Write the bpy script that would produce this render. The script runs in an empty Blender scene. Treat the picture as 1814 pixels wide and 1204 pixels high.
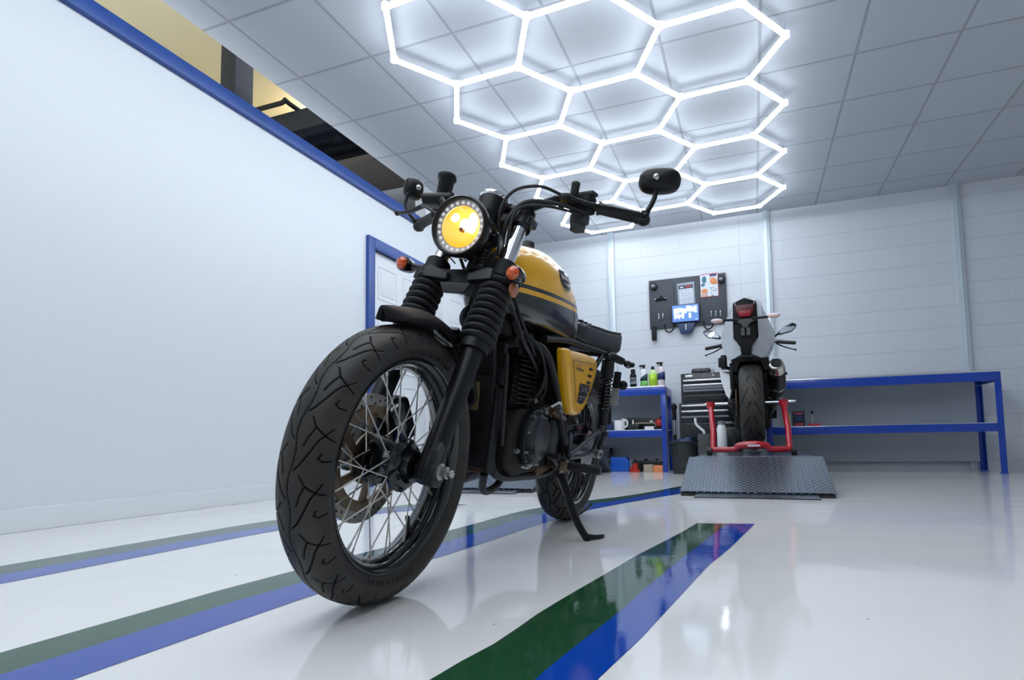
import bpy, bmesh, math, random
import numpy as np
from mathutils import Vector, Matrix, Euler
random.seed(7)
PI = math.pi
SC = bpy.context.scene
COL = SC.collection

# ------------------------------------------------------------------ camera
W_PX, H_PX = 1814.0, 1204.0
F_PX, CX_PX, CY_PX = 1044.0, 933.0, 700.0
YAW, PITCH, ROLL = math.radians(20.93), math.radians(4.44), math.radians(-0.865)
CAM_H = 0.353
fw = Vector((-math.cos(PITCH)*math.sin(YAW), math.cos(PITCH)*math.cos(YAW), math.sin(PITCH)))
r0 = Vector((math.cos(YAW), math.sin(YAW), 0))
u0 = r0.cross(fw)
rt = r0*math.cos(ROLL) + u0*math.sin(ROLL)
up = -r0*math.sin(ROLL) + u0*math.cos(ROLL)
cam_d = bpy.data.cameras.new('camera'); cam = bpy.data.objects.new('camera', cam_d); COL.objects.link(cam)
cam.matrix_world = Matrix(((rt.x, up.x, -fw.x, 0), (rt.y, up.y, -fw.y, 0), (rt.z, up.z, -fw.z, CAM_H), (0, 0, 0, 1)))
cam_d.sensor_fit = 'HORIZONTAL'; cam_d.sensor_width = 36.0
cam_d.lens = F_PX/W_PX*36.0
cam_d.shift_x = (W_PX/2-CX_PX)/W_PX
cam_d.shift_y = (CY_PX-H_PX/2)/W_PX
cam_d.clip_start = 0.02
SC.camera = cam

# ------------------------------------------------------------------ world, exposure
SC.view_settings.view_transform = 'Standard'; SC.view_settings.look = 'None'
SC.view_settings.gamma = 1.0; SC.view_settings.use_curve_mapping = False
SC.view_settings.exposure = 1.15
TUBE_POWER = 9.0
world = bpy.data.worlds.new('world'); SC.world = world; world.use_nodes = True
bg = world.node_tree.nodes['Background']; bg.inputs[0].default_value = (0.86, 0.93, 1.0, 1); bg.inputs[1].default_value = 0.9

# ------------------------------------------------------------------ materials
MATS = {}
def srgb(h):
    h = h.lstrip('#'); c = [int(h[i:i+2], 16)/255 for i in (0, 2, 4)]
    return tuple(x/12.92 if x <= .04045 else ((x+.055)/1.055)**2.4 for x in c)
def mat(name, col, rough=.5, metal=0., coat=0., emit=None, estr=0., trans=0., noise=.0, nscale=30., bump=0., bscale=80., ior=1.5, alpha=1., spec=None):
    if isinstance(col, str): col = srgb(col)
    m = bpy.data.materials.new(name); m.use_nodes = True
    nt = m.node_tree; p = nt.nodes['Principled BSDF']
    p.inputs['Base Color'].default_value = (*col, 1); p.inputs['Roughness'].default_value = rough
    p.inputs['Metallic'].default_value = metal; p.inputs['IOR'].default_value = ior
    if coat: p.inputs['Coat Weight'].default_value = coat; p.inputs['Coat Roughness'].default_value = .03
    if trans: p.inputs['Transmission Weight'].default_value = trans
    if spec is not None: p.inputs['Specular IOR Level'].default_value = spec
    if emit: 
        p.inputs['Emission Color'].default_value = (*(srgb(emit) if isinstance(emit, str) else emit), 1); p.inputs['Emission Strength'].default_value = estr
    tc = nt.nodes.new('ShaderNodeTexCoord')
    n = nt.nodes.new('ShaderNodeTexNoise'); n.inputs['Scale'].default_value = nscale; n.inputs['Detail'].default_value = 4
    nt.links.new(tc.outputs['Object'], n.inputs['Vector'])
    if noise:
        mx = nt.nodes.new('ShaderNodeMix'); mx.data_type = 'RGBA'; mx.blend_type = 'MULTIPLY'
        mx.inputs[0].default_value = 1
        cr = nt.nodes.new('ShaderNodeMapRange'); cr.inputs[1].default_value = .3; cr.inputs[2].default_value = .7
        cr.inputs[3].default_value = 1-noise; cr.inputs[4].default_value = 1+noise*.3
        nt.links.new(n.outputs[0], cr.inputs[0]); mx.inputs[6].default_value = (*col, 1)
        nt.links.new(cr.outputs[0], mx.inputs[7]); nt.links.new(mx.outputs[2], p.inputs['Base Color'])
    rr = nt.nodes.new('ShaderNodeMapRange'); rr.inputs[3].default_value = max(0, rough*.85); rr.inputs[4].default_value = min(1, rough*1.15)
    nt.links.new(n.outputs[0], rr.inputs[0]); nt.links.new(rr.outputs[0], p.inputs['Roughness'])
    if bump:
        n2 = nt.nodes.new('ShaderNodeTexNoise'); n2.inputs['Scale'].default_value = bscale; n2.inputs['Detail'].default_value = 3
        nt.links.new(tc.outputs['Object'], n2.inputs['Vector'])
        b = nt.nodes.new('ShaderNodeBump'); b.inputs['Strength'].default_value = bump; b.inputs['Distance'].default_value = .01
        nt.links.new(n2.outputs[0], b.inputs['Height']); nt.links.new(b.outputs[0], p.inputs['Normal'])
    MATS[name] = m
    return m

M = MATS
mat('gloss_black', (.005, .006, .007), .14, coat=.3)
mat('satin_black', (.008, .008, .009), .36, spec=.3)
mat('matt_black', (.008, .008, .009), .6, spec=.3)
mat('engine_black', (.006, .006, .007), .42, noise=.3, spec=.3)
mat('engine_dusty', (.011, .009, .007), .6, noise=.5, nscale=25, spec=.3)
mat('amber_dark', (.42, .13, .05), .25, coat=.5)
mat('rubber', (.013, .013, .014), .55, noise=.2)
mat('gaiter_rubber', (.008, .008, .009), .55, spec=.35)
mat('chrome', (.92, .92, .94), .13, metal=1)
mat('steel', (.55, .54, .52), .28, metal=1)
mat('spoke_steel', (.62, .6, .56), .3, metal=1)
mat('rust_steel', (.16, .09, .045), .6, metal=.4, noise=.5, nscale=60)
mat('wrap', (.10, .055, .028), .85, noise=.5, nscale=120, bump=.5)
mat('dull_gold', (.20, .15, .055), .55, noise=.4)
mat('bronze', (.24, .175, .115), .42, metal=.75, noise=.25)
mat('disc_steel', (.36, .34, .31), .33, metal=.9, noise=.2)
mat('bracket_grey', (.024, .025, .027), .45)
mat('deep_black', (.003, .003, .004), .45, spec=.2)
mat('amber_lens', (.90, .12, .006), .1, coat=1, noise=.5, nscale=180)
mat('amber_clear', (.72, .47, .38), .2, coat=.6)
mat('leather', (.008, .009, .011), .42, spec=.35, bump=.12, bscale=260)
mat('white_paint', (.82, .84, .87), .22, coat=.6)
mat('door_white', (.82, .84, .87), .55, spec=.3)
mat('white_plastic', (.85, .86, .87), .35)
mat('pearl_white', (.56, .60, .64), .25, coat=.5)
mat('blue_paint', (.004, .052, .42), .3, coat=.3, noise=.12, nscale=6)
mat('trim_blue', (.018, .075, .33), .38, noise=.15, nscale=5)
mat('cabinet_black', (.006, .010, .013), .28, coat=.2)
mat('alu', (.72, .74, .77), .25, metal=1)
mat('bench_panel', (.42, .46, .52), .7)
mat('red_stand', (.42, .008, .02), .22, coat=.6)
mat('red_lens', (.075, .001, .006), .3)
mat('red_lens_bright', (.26, .002, .008), .28)
mat('mirror_glass', (.8, .82, .85), .03, metal=1)
mat('silver_can', (.62, .58, .52), .2, metal=1)
mat('cover_metal', (.016, .020, .025), .3, metal=.2)
mat('plate_pale', (.46, .44, .41), .5)
mat('peg_grey', (.022, .028, .036), .42)
mat('dark_navy', (.004, .008, .018), .5)
mat('navy_plastic', (.006, .025, .10), .35)
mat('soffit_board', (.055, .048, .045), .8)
mat('cream_wall', (.70, .64, .46), .8)
mat('paper', (.72, .77, .84), .6)
mat('paper_grey', (.34, .38, .45), .5)
mat('paper_dark', (.05, .055, .08), .5)
mat('print_orange', (.80, .28, .10), .6)
mat('print_pink', (.70, .45, .40), .6)
mat('print_teal', (.07, .2, .28), .6)
mat('print_red', (.5, .04, .06), .5)
mat('lime', (.42, .70, .02), .3, coat=.4)
mat('lime_pale', (.62, .82, .35), .3, coat=.4)
mat('label_green', (.02, .22, .04), .4)
mat('label_green_pale', (.2, .55, .14), .4)
mat('label_dark', (.01, .04, .045), .4)
mat('label_navy', (.008, .03, .13), .4)
mat('pink_plastic', (.78, .66, .70), .3)
mat('red_plastic', (.5, .03, .02), .35)
mat('orange_plastic', (.75, .2, .05), .4)
mat('tan_box', (.45, .36, .27), .7)
mat('grey_plastic', (.22, .24, .27), .5)
mat('grey_dark', (.05, .055, .06), .5)
mat('blue_plastic', (.01, .10, .52), .35)
mat('green_plastic', (.35, .5, .08), .4)
mat('yellow_gloss', (1.0, .50, .002), .22, coat=.4)
mat('yellow_dull', (.72, .36, .03), .35)
mat('galv', (.62, .70, .76), .4, metal=.3)
mat('led_white', (.8, .8, .8), .3, emit=(1, .93, .88), estr=.15)
mat('tube_light', (1, 1, 1), .5, emit=(.86, .93, 1.0), estr=TUBE_POWER)
mat('housing', (.80, .82, .85), .5)
mat('connector', (.75, .78, .82), .4, emit=(.8, .9, 1), estr=1.0)
mat('screen_blue', (.1, .2, .5), .2, emit=(.13, .27, .62), estr=.26)
mat('screen_white', (.6, .7, .8), .2, emit=(.62, .74, .95), estr=.33)
mat('lamp_reflector', (.55, .26, .03), .3, emit=(1.0, .36, .03), estr=.40)
mat('lamp_hot', (1, .9, .6), .3, emit=(1.0, .80, .36), estr=1.5)
mat('lamp_bulb', (1, .9, .6), .3, emit=(1.0, .90, .62), estr=1.8)
def clear_glass():
    m = bpy.data.materials.new('clear_glass'); m.use_nodes = True; nt = m.node_tree; nt.nodes.clear()
    o = nt.nodes.new('ShaderNodeOutputMaterial'); t = nt.nodes.new('ShaderNodeBsdfTransparent'); g = nt.nodes.new('ShaderNodeBsdfGlossy'); x = nt.nodes.new('ShaderNodeMixShader'); f = nt.nodes.new('ShaderNodeFresnel')
    f.inputs[0].default_value = 1.4; g.inputs['Roughness'].default_value = .02
    nt.links.new(f.outputs[0], x.inputs[0]); nt.links.new(t.outputs[0], x.inputs[1]); nt.links.new(g.outputs[0], x.inputs[2]); nt.links.new(x.outputs[0], o.inputs[0]); MATS['glass'] = m
clear_glass()

# ------------------------------------------------------------------ mesh helpers
class B:
    """collects shapes and links them as ONE mesh object"""
    def __init__(self): self.bm = bmesh.new(); self.mi = 0; self.slots = []
    def m(self, name):
        if name not in self.slots: self.slots.append(name)
        self.mi = self.slots.index(name); return self
    def _set(self, faces):
        for f in faces: f.material_index = self.mi
    def box(self, c, s, bev=0., R=None, taper=None):
        vs = []
        for dx in (-.5, .5):
            for dy in (-.5, .5):
                for dz in (-.5, .5):
                    k = 1.
                    if taper and dz > 0: k = taper
                    p = Vector((dx*s[0]*k, dy*s[1]*k, dz*s[2]))
                    if R is not None: p = R @ p
                    vs.append(self.bm.verts.new(p+Vector(c)))
        idx = [(0, 1, 3, 2), (4, 6, 7, 5), (0, 4, 5, 1), (2, 3, 7, 6), (0, 2, 6, 4), (1, 5, 7, 3)]
        fs = [self.bm.faces.new([vs[i] for i in q]) for q in idx]
        self._set(fs)
        if bev:
            es = list({e for f in fs for e in f.edges})
            r = bmesh.ops.bevel(self.bm, geom=es, offset=min(bev, min(s)*.45), segments=2, profile=.6, affect='EDGES')
            self._set(r['faces'])
        return self
    def ring(self, c, ax, r, n, r2=None, ph=0., ref=None):
        ax = Vector(ax).normalized()
        a = Vector(ref) if ref is not None else (Vector((0, 0, 1)) if abs(ax.z) < .9 else Vector((1, 0, 0)))
        a = (a-ax*a.dot(ax)).normalized(); b = ax.cross(a)
        r2 = r if r2 is None else r2
        return [self.bm.verts.new(Vector(c)+a*r*math.cos(ph+2*PI*i/n)+b*r2*math.sin(ph+2*PI*i/n)) for i in range(n)]
    def bridge(self, A, C, closed=True):
        n = len(A); fs = []
        for i in range(n if closed else n-1):
            j = (i+1) % n
            try: fs.append(self.bm.faces.new((A[i], A[j], C[j], C[i])))
            except ValueError: pass
        self._set(fs)
    def cap(self, A):
        try: self._set([self.bm.faces.new(A)])
        except ValueError: pass
    def cyl(self, p0, p1, r0, r1=None, n=20, cap=True):
        p0 = Vector(p0); p1 = Vector(p1); r1 = r0 if r1 is None else r1
        A = self.ring(p0, p1-p0, r0, n); C = self.ring(p1, p1-p0, r1, n)
        self.bridge(A, C)
        if cap: self.cap(A[::-1]); self.cap(C)
        return self
    def lathe(self, prof, o, ax, n=40, close=False, caps=True):
        """prof: (distance along the axis, radius)"""
        o = Vector(o); ax = Vector(ax).normalized(); rings = []
        for d, r in prof: rings.append(self.ring(o+ax*d, ax, max(r, 1e-4), n))
        for A, C in zip(rings, rings[1:]): self.bridge(A, C)
        if close: self.bridge(rings[-1], rings[0])
        elif caps:
            self.cap(rings[0][::-1]); self.cap(rings[-1])
        return self
    def tube(self, pts, r, n=10, sm=6, cap=True, flat=None):
        P = [Vector(p) for p in pts]
        rs = list(r) if isinstance(r, (list, tuple)) else [r]*len(P)
        if sm and len(P) > 2: P, rs = spline(P, rs, sm)
        rings = []; ref = None
        for i, p in enumerate(P):
            t = (P[min(i+1, len(P)-1)]-P[max(i-1, 0)])
            if t.length < 1e-9: t = Vector((0, 0, 1))
            t.normalize()
            if ref is None: ref = Vector((0, 0, 1)) if abs(t.z) < .9 else Vector((1, 0, 0))
            ref = (ref-t*ref.dot(t))
            if ref.length < 1e-6: ref = Vector((0, 1, 0))
            ref.normalize()
            rings.append(self.ring(p, t, rs[i], n, (rs[i]*flat if flat else None), ref=ref))
        for A, C in zip(rings, rings[1:]): self.bridge(A, C)
        if cap: self.cap(rings[0][::-1]); self.cap(rings[-1])
        return self
    def prism(self, pts, vec, bev=0.):
        vec = Vector(vec)
        A = [self.bm.verts.new(Vector(p)) for p in pts]; C = [self.bm.verts.new(Vector(p)+vec) for p in pts]
        n = len(A); fs = []
        fs.append(self.bm.faces.new(A[::-1])); fs.append(self.bm.faces.new(C))
        for i in range(n):
            j = (i+1) % n; fs.append(self.bm.faces.new((A[i], A[j], C[j], C[i])))
        self._set(fs)
        if bev:
            es = list({e for f in fs for e in f.edges})
            r = bmesh.ops.bevel(self.bm, geom=es, offset=bev, segments=3, profile=.6, affect='EDGES'); self._set(r['faces'])
        return self
    def loft(self, rings, cap=True, closed=True):
        V = [[self.bm.verts.new(Vector(p)) for p in R] for R in rings]
        for A, C in zip(V, V[1:]): self.bridge(A, C, closed)
        if cap and closed: self.cap(V[0][::-1]); self.cap(V[-1])
        return self
    def ball(self, c, r, s=(1, 1, 1), n=20, k=12, R=None):
        rings = []
        for i in range(1, k):
            a = PI*i/k
            ring = []
            for j in range(n):
                b = 2*PI*j/n
                p = Vector((r*s[0]*math.sin(a)*math.cos(b), r*s[1]*math.sin(a)*math.sin(b), r*s[2]*math.cos(a)))
                if R is not None: p = R @ p
                ring.append(self.bm.verts.new(Vector(c)+p))
            rings.append(ring)
        for A, C in zip(rings, rings[1:]): self.bridge(A, C)
        for ring, z in ((rings[0], 1), (rings[-1], -1)):
            p = Vector((0, 0, z*r*s[2]))
            if R is not None: p = R @ p
            t = self.bm.verts.new(Vector(c)+p)
            for j in range(n):
                try: self._set([self.bm.faces.new((ring[j], ring[(j+1) % n], t))])
                except ValueError: pass
        return self
    def done(self, name, material=None, parent=None, smooth=True, ang=40, thick=0, label=None):
        bmesh.ops.recalc_face_normals(self.bm, faces=self.bm.faces[:])
        me = bpy.data.meshes.new(name); self.bm.to_mesh(me); self.bm.free()
        for s in (self.slots or [material]): me.materials.append(MATS[s] if isinstance(s, str) else s)
        if smooth:
            me.polygons.foreach_set('use_smooth', [True]*len(me.polygons)); me.set_sharp_from_angle(angle=math.radians(ang))
        o = bpy.data.objects.new(name, me); COL.objects.link(o)
        if parent is not None: o.parent = parent
        if thick:
            sd = o.modifiers.new('thickness', 'SOLIDIFY'); sd.thickness = thick; sd.offset = 0
        if label: o['label'] = label
        return o

def spline(P, rs, k):
    out, ro = [], []
    n = len(P)
    for i in range(n-1):
        p0 = P[max(i-1, 0)]; p1 = P[i]; p2 = P[i+1]; p3 = P[min(i+2, n-1)]
        for j in range(k):
            t = j/k
            q = .5*((2*p1)+(p2-p0)*t+(2*p0-5*p1+4*p2-p3)*t*t+(3*p1-p0-3*p2+p3)*t**3)
            out.append(q); ro.append(rs[i]*(1-t)+rs[i+1]*t)
    out.append(P[-1]); ro.append(rs[-1])
    return out, ro

def thing(name, label, cat, loc=(0, 0, 0), rot=(0, 0, 0), group=None):
    o = bpy.data.objects.new(name, None); COL.objects.link(o); o.empty_display_size = .1
    o.location = loc; o.rotation_euler = rot; o['label'] = label; o['category'] = cat
    if group: o['group'] = group
    return o
def tag(o, label, cat, group=None):
    o['label'] = label; o['category'] = cat
    if group: o['group'] = group
    return o
def struct(o): o['kind'] = 'structure'; return o
def dup(root, loc=None, rot=None, label=None, group=None, name=None):
    r = root.copy(); COL.objects.link(r)
    if loc is not None: r.location = loc
    if rot is not None: r.rotation_euler = rot
    if label: r['label'] = label
    if group: r['group'] = group
    for ch in list(root.children):
        c = ch.copy(); COL.objects.link(c); c.parent = r
        for g in list(ch.children):
            d = g.copy(); COL.objects.link(d); d.parent = c
    return r
def copy_part(src, parent, Rm=None):
    c = src.copy(); COL.objects.link(c); c.parent = parent
    if Rm is not None: c.matrix_local = Rm
    for g in list(src.children):
        d = g.copy(); COL.objects.link(d); d.parent = c
    return c
def text_mesh(name, body, size, material, parent, Mx, extrude=.0006, shear=0., bold=0., align='CENTER'):
    cu = bpy.data.curves.new(name, 'FONT'); cu.body = body; cu.size = size; cu.extrude = extrude; cu.align_x = align; cu.align_y = 'CENTER'
    cu.shear = shear; cu.offset = bold
    to = bpy.data.objects.new(name, cu); COL.objects.link(to)
    dg = bpy.context.evaluated_depsgraph_get(); me = bpy.data.meshes.new_from_object(to.evaluated_get(dg))
    bpy.data.objects.remove(to); me.transform(Mx)
    me.materials.clear(); me.materials.append(MATS[material])
    o = bpy.data.objects.new(name, me); COL.objects.link(o); o.parent = parent
    return o
# ================================================================== ROOM
XL, XR, YB, YF, ZC = -2.95, 4.4, 7.05, -4.5, 2.9
XC = -3.06      # edge of the tiled ceiling over the left wall

def floor_mat(name, col, bump=.35):
    m = bpy.data.materials.new(name); m.use_nodes = True; nt = m.node_tree; p = nt.nodes['Principled BSDF']
    p.inputs['Base Color'].default_value = (*col, 1); p.inputs['Roughness'].default_value = .07
    p.inputs['IOR'].default_value = 1.45
    g = nt.nodes.new('ShaderNodeNewGeometry')
    n = nt.nodes.new('ShaderNodeTexNoise'); n.inputs['Scale'].default_value = 26; n.inputs['Detail'].default_value = 2
    n2 = nt.nodes.new('ShaderNodeTexNoise'); n2.inputs['Scale'].default_value = 4.5; n2.inputs['Detail'].default_value = 1
    ad = nt.nodes.new('ShaderNodeMath'); ad.operation = 'MULTIPLY_ADD'; ad.inputs[1].default_value = .12
    b = nt.nodes.new('ShaderNodeBump'); b.inputs['Strength'].default_value = bump; b.inputs['Distance'].default_value = .004
    for x in (n, n2): nt.links.new(g.outputs['Position'], x.inputs['Vector'])
    nt.links.new(n.outputs[0], ad.inputs[0]); nt.links.new(n2.outputs[0], ad.inputs[2])
    nt.links.new(ad.outputs[0], b.inputs['Height']); nt.links.new(b.outputs[0], p.inputs['Normal']); nt.links.new(b.outputs[0], p.inputs['Coat Normal'])
    # scattered specks of dirt
    v = nt.nodes.new('ShaderNodeTexVoronoi'); v.inputs['Scale'].default_value = 7.
    nt.links.new(g.outputs['Position'], v.inputs['Vector'])
    lt = nt.nodes.new('ShaderNodeMath'); lt.operation = 'LESS_THAN'; lt.inputs[1].default_value = .022
    nt.links.new(v.outputs['Distance'], lt.inputs[0])
    mx = nt.nodes.new('ShaderNodeMix'); mx.data_type = 'RGBA'; mx.inputs[6].default_value = (*col, 1); mx.inputs[7].default_value = (col[0]*.35, col[1]*.35, col[2]*.33, 1)
    nt.links.new(lt.outputs[0], mx.inputs[0]); nt.links.new(mx.outputs[2], p.inputs['Base Color'])
    MATS[name] = m
floor_mat('floor_white', (.88, .87, .84))
floor_mat('floor_green', (.018, .080, .034))
floor_mat('floor_blue', (.004, .062, .42))

def wall_mat(name, col, brick=None, axis='x', rough=.45, off=(0, 0)):
    m = bpy.data.materials.new(name); m.use_nodes = True; nt = m.node_tree; p = nt.nodes['Principled BSDF']
    p.inputs['Roughness'].default_value = rough; p.inputs['Base Color'].default_value = (*col, 1)
    g = nt.nodes.new('ShaderNodeNewGeometry'); sx = nt.nodes.new('ShaderNodeSeparateXYZ'); cb = nt.nodes.new('ShaderNodeCombineXYZ')
    nt.links.new(g.outputs['Position'], sx.inputs[0]); nt.links.new(sx.outputs[0 if axis == 'x' else 1], cb.inputs[0]); nt.links.new(sx.outputs[2], cb.inputs[1])
    n = nt.nodes.new('ShaderNodeTexNoise'); n.inputs['Scale'].default_value = 40; n.inputs['Detail'].default_value = 5
    nt.links.new(g.outputs['Position'], n.inputs['Vector'])
    b = nt.nodes.new('ShaderNodeBump'); b.inputs['Strength'].default_value = .15; b.inputs['Distance'].default_value = .004
    nt.links.new(n.outputs[0], b.inputs['Height']); nt.links.new(b.outputs[0], p.inputs['Normal'])
    if brick:
        ad = nt.nodes.new('ShaderNodeVectorMath'); ad.operation = 'ADD'; ad.inputs[1].default_value = (off[0], off[1], 0)
        nt.links.new(cb.outputs[0], ad.inputs[0])
        br = nt.nodes.new('ShaderNodeTexBrick'); br.inputs['Scale'].default_value = 1; br.inputs['Brick Width'].default_value = brick[0]; br.inputs['Row Height'].default_value = brick[1]
        br.inputs['Mortar Size'].default_value = .0045; br.inputs['Mortar Smooth'].default_value = .4; br.offset = .5
        br.inputs['Color1'].default_value = (*col, 1); br.inputs['Color2'].default_value = (col[0]*.97, col[1]*.97, col[2]*.98, 1); br.inputs['Mortar'].default_value = (col[0]*.95, col[1]*.955, col[2]*.96, 1)
        nt.links.new(ad.outputs[0], br.inputs['Vector'])
        # bed joints read stronger than the filled upright joints
        bj = nt.nodes.new('ShaderNodeTexBrick'); bj.offset = 0; bj.inputs['Scale'].default_value = 1; bj.inputs['Brick Width'].default_value = 60; bj.inputs['Row Height'].default_value = brick[1]; bj.inputs['Mortar Size'].default_value = .0045; bj.inputs['Mortar Smooth'].default_value = .4
        bj.inputs['Color1'].default_value = (1, 1, 1, 1); bj.inputs['Color2'].default_value = (1, 1, 1, 1); bj.inputs['Mortar'].default_value = (.84, .85, .87, 1); nt.links.new(ad.outputs[0], bj.inputs['Vector'])
        mm = nt.nodes.new('ShaderNodeMix'); mm.data_type = 'RGBA'; mm.blend_type = 'MULTIPLY'; mm.inputs[0].default_value = 1; nt.links.new(br.outputs[0], mm.inputs[6]); nt.links.new(bj.outputs[0], mm.inputs[7]); nt.links.new(mm.outputs[2], p.inputs['Base Color'])
        b2 = nt.nodes.new('ShaderNodeBump'); b2.invert = True; b2.inputs['Strength'].default_value = .35; b2.inputs['Distance'].default_value = .004
        nt.links.new(br.outputs['Fac'], b2.inputs['Height']); nt.links.new(b.outputs[0], b2.inputs['Normal']); nt.links.new(b2.outputs[0], p.inputs['Normal'])
    MATS[name] = m
wall_mat('wall_smooth', (.78, .81, .85), rough=.4)
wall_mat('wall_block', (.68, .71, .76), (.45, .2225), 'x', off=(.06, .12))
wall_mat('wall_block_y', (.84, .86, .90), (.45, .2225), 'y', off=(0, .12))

def ceiling_mat():
    m = bpy.data.materials.new('ceiling_tiles'); m.use_nodes = True; nt = m.node_tree; p = nt.nodes['Principled BSDF']
    p.inputs['Roughness'].default_value = .75
    g = nt.nodes.new('ShaderNodeNewGeometry')
    ad = nt.nodes.new('ShaderNodeVectorMath'); ad.operation = 'ADD'; ad.inputs[1].default_value = (2.848+.5985*8, -3.11+.596*12, 0)
    nt.links.new(g.outputs['Position'], ad.inputs[0])
    br = nt.nodes.new('ShaderNodeTexBrick'); br.offset = 0; br.inputs['Scale'].default_value = 1
    br.inputs['Brick Width'].default_value = .5985; br.inputs['Row Height'].default_value = .596; br.inputs['Mortar Size'].default_value = .010; br.inputs['Mortar Smooth'].default_value = .25
    c = (.53, .56, .61)
    br.inputs['Color1'].default_value = (*c, 1); br.inputs['Color2'].default_value = (c[0]*.96, c[1]*.96, c[2]*.97, 1); br.inputs['Mortar'].default_value = (.36, .38, .43, 1)
    nt.links.new(ad.outputs[0], br.inputs['Vector']); nt.links.new(br.outputs[0], p.inputs['Base Color'])
    b2 = nt.nodes.new('ShaderNodeBump'); b2.inputs['Strength'].default_value = .6; b2.inputs['Distance'].default_value = .008
    nt.links.new(br.outputs['Fac'], b2.inputs['Height'])
    n = nt.nodes.new('ShaderNodeTexNoise'); n.inputs['Scale'].default_value = 120; nt.links.new(g.outputs['Position'], n.inputs['Vector'])
    b = nt.nodes.new('ShaderNodeBump'); b.inputs['Strength'].default_value = .12; b.inputs['Distance'].default_value = .003
    nt.links.new(n.outputs[0], b.inputs['Height']); nt.links.new(b2.outputs[0], b.inputs['Normal']); nt.links.new(b.outputs[0], p.inputs['Normal'])
    MATS['ceiling_tiles'] = m
ceiling_mat()

struct(B().box(((XL+XR)/2, (YF+YB)/2, -.05), (XR-XL+.4, YB-YF+.4, .1)).done('floor', 'floor_white', smooth=False))
# tiled ceiling, its open edge over the left wall between y = 0.8 and y = 4.35
c_ = B(); c_.box(((XC+XR)/2, (YF+YB)/2, ZC+.02), (XR-XC, YB-YF, .04)); struct(c_.done('ceiling', 'ceiling_tiles', smooth=False))
c_ = B(); c_.box(((XC-6.2)/2, (4.9+YB)/2, ZC+.02), (XC+6.2, YB-4.9, .04)); struct(c_.done('ceiling', 'ceiling_tiles', smooth=False))
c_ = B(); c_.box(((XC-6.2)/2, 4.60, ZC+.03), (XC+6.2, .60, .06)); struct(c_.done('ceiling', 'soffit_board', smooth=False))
struct(B().box(((XL+XR)/2-1, YB+.05, ZC/2), (XR-XL+6, .1, ZC)).done('wall_back', 'wall_block', smooth=False))
struct(B().box((XR+.05, (YF+YB)/2, ZC/2), (.1, YB-YF, ZC)).done('wall_right', 'wall_block_y', smooth=False))
struct(B().box(((XL+XR)/2, YF-.05, ZC/2), (XR-XL+.4, .1, ZC)).done('wall_front', 'wall_block', smooth=False))
# left partition: to 2.52 m, full height past the blue band
DY0, DY1, DH = 4.10, 5.86, 2.0
w = B()
w.box((XL-.06, (YF+DY0)/2, 1.26), (.12, DY0-YF, 2.52)); w.box((XL-.06, (DY1+YB)/2, 1.26), (.12, YB-DY1, 2.52)); w.box((XL-.06, (DY0+DY1)/2, (DH+2.52)/2), (.12, DY1-DY0, 2.52-DH))
w.box((XL-.06, (4.98+YB)/2, 2.71), (.12, YB-4.98, .38))
struct(w.done('wall_left', 'wall_smooth', smooth=False))
struct(B().box((XL+.012, (YF+4.0)/2, .05), (.03, 4.0-YF, .1), .004).done('baseboard_left', 'white_paint'))
struct(B().box((XL+.012, (5.96+YB)/2, .05), (.03, YB-5.96, .1), .004).done('baseboard_left', 'white_paint'))
struct(B().box((XL+.01, (YF+4.91)/2, 2.485), (.05, 4.91-YF, .085), .008).done('trim_1', 'trim_blue'))
struct(B().box((XL-.05, (YF+4.91)/2, 2.53), (.15, 4.91-YF, .012), .003).done('trim_2', 'trim_blue'))
# door surround and double door
d = B(); t = .09
d.box((XL+.005, DY0-t/2+.005, (DH+t)/2), (.05, t, DH+t), .004); d.box((XL+.005, DY1+t/2-.005, (DH+t)/2), (.05, t, DH+t), .004)
d.box((XL+.006, (DY0+DY1)/2, DH+t/2), (.052, DY1-DY0, t), .004); struct(d.done('trim_3', 'trim_blue'))
def door_leaf(n, y0, y1, hinge):
    b = B(); b.box((XL-.035, (y0+y1)/2, DH/2), (.04, y1-y0-.006, DH-.006), .003)
    wd = y1-y0; pw = (wd-.33)/2
    for k in range(2):
        yc = y0+.11+pw/2+k*(pw+.11)
        for z0, z1 in ((1.60, 1.88), (.98, 1.50), (.18, .86)):
            for (dy, dz, sy, sz) in ((0, (z1-z0)/2, pw, .014), (0, -(z1-z0)/2, pw, .014), (pw/2, 0, .014, z1-z0), (-pw/2, 0, .014, z1-z0)):
                b.box((XL-.0135, yc+dy, (z0+z1)/2+dz), (.008, sy, sz), .003)
            b.box((XL-.014, yc, (z0+z1)/2), (.007, pw-.06, z1-z0-.06), .003)
    o = struct(b.done('door_%d' % n, 'door_white'))
    h = B(); yh = y1-.07 if hinge < 0 else y0+.07
    h.cyl((XL-.015, yh, 1.0), (XL+.035, yh, 1.0), .012); h.cyl((XL+.033, yh, 1.0), (XL+.033, yh+.1*hinge, 1.0), .009)
    h.cyl((XL-.015, yh, 1.0), (XL-.009, yh, 1.0), .026); h.done('door_handle', 'alu', o)
ym = (DY0+DY1)/2
door_leaf(1, DY0, ym, -1); door_leaf(2, ym, DY1, 1)
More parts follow.
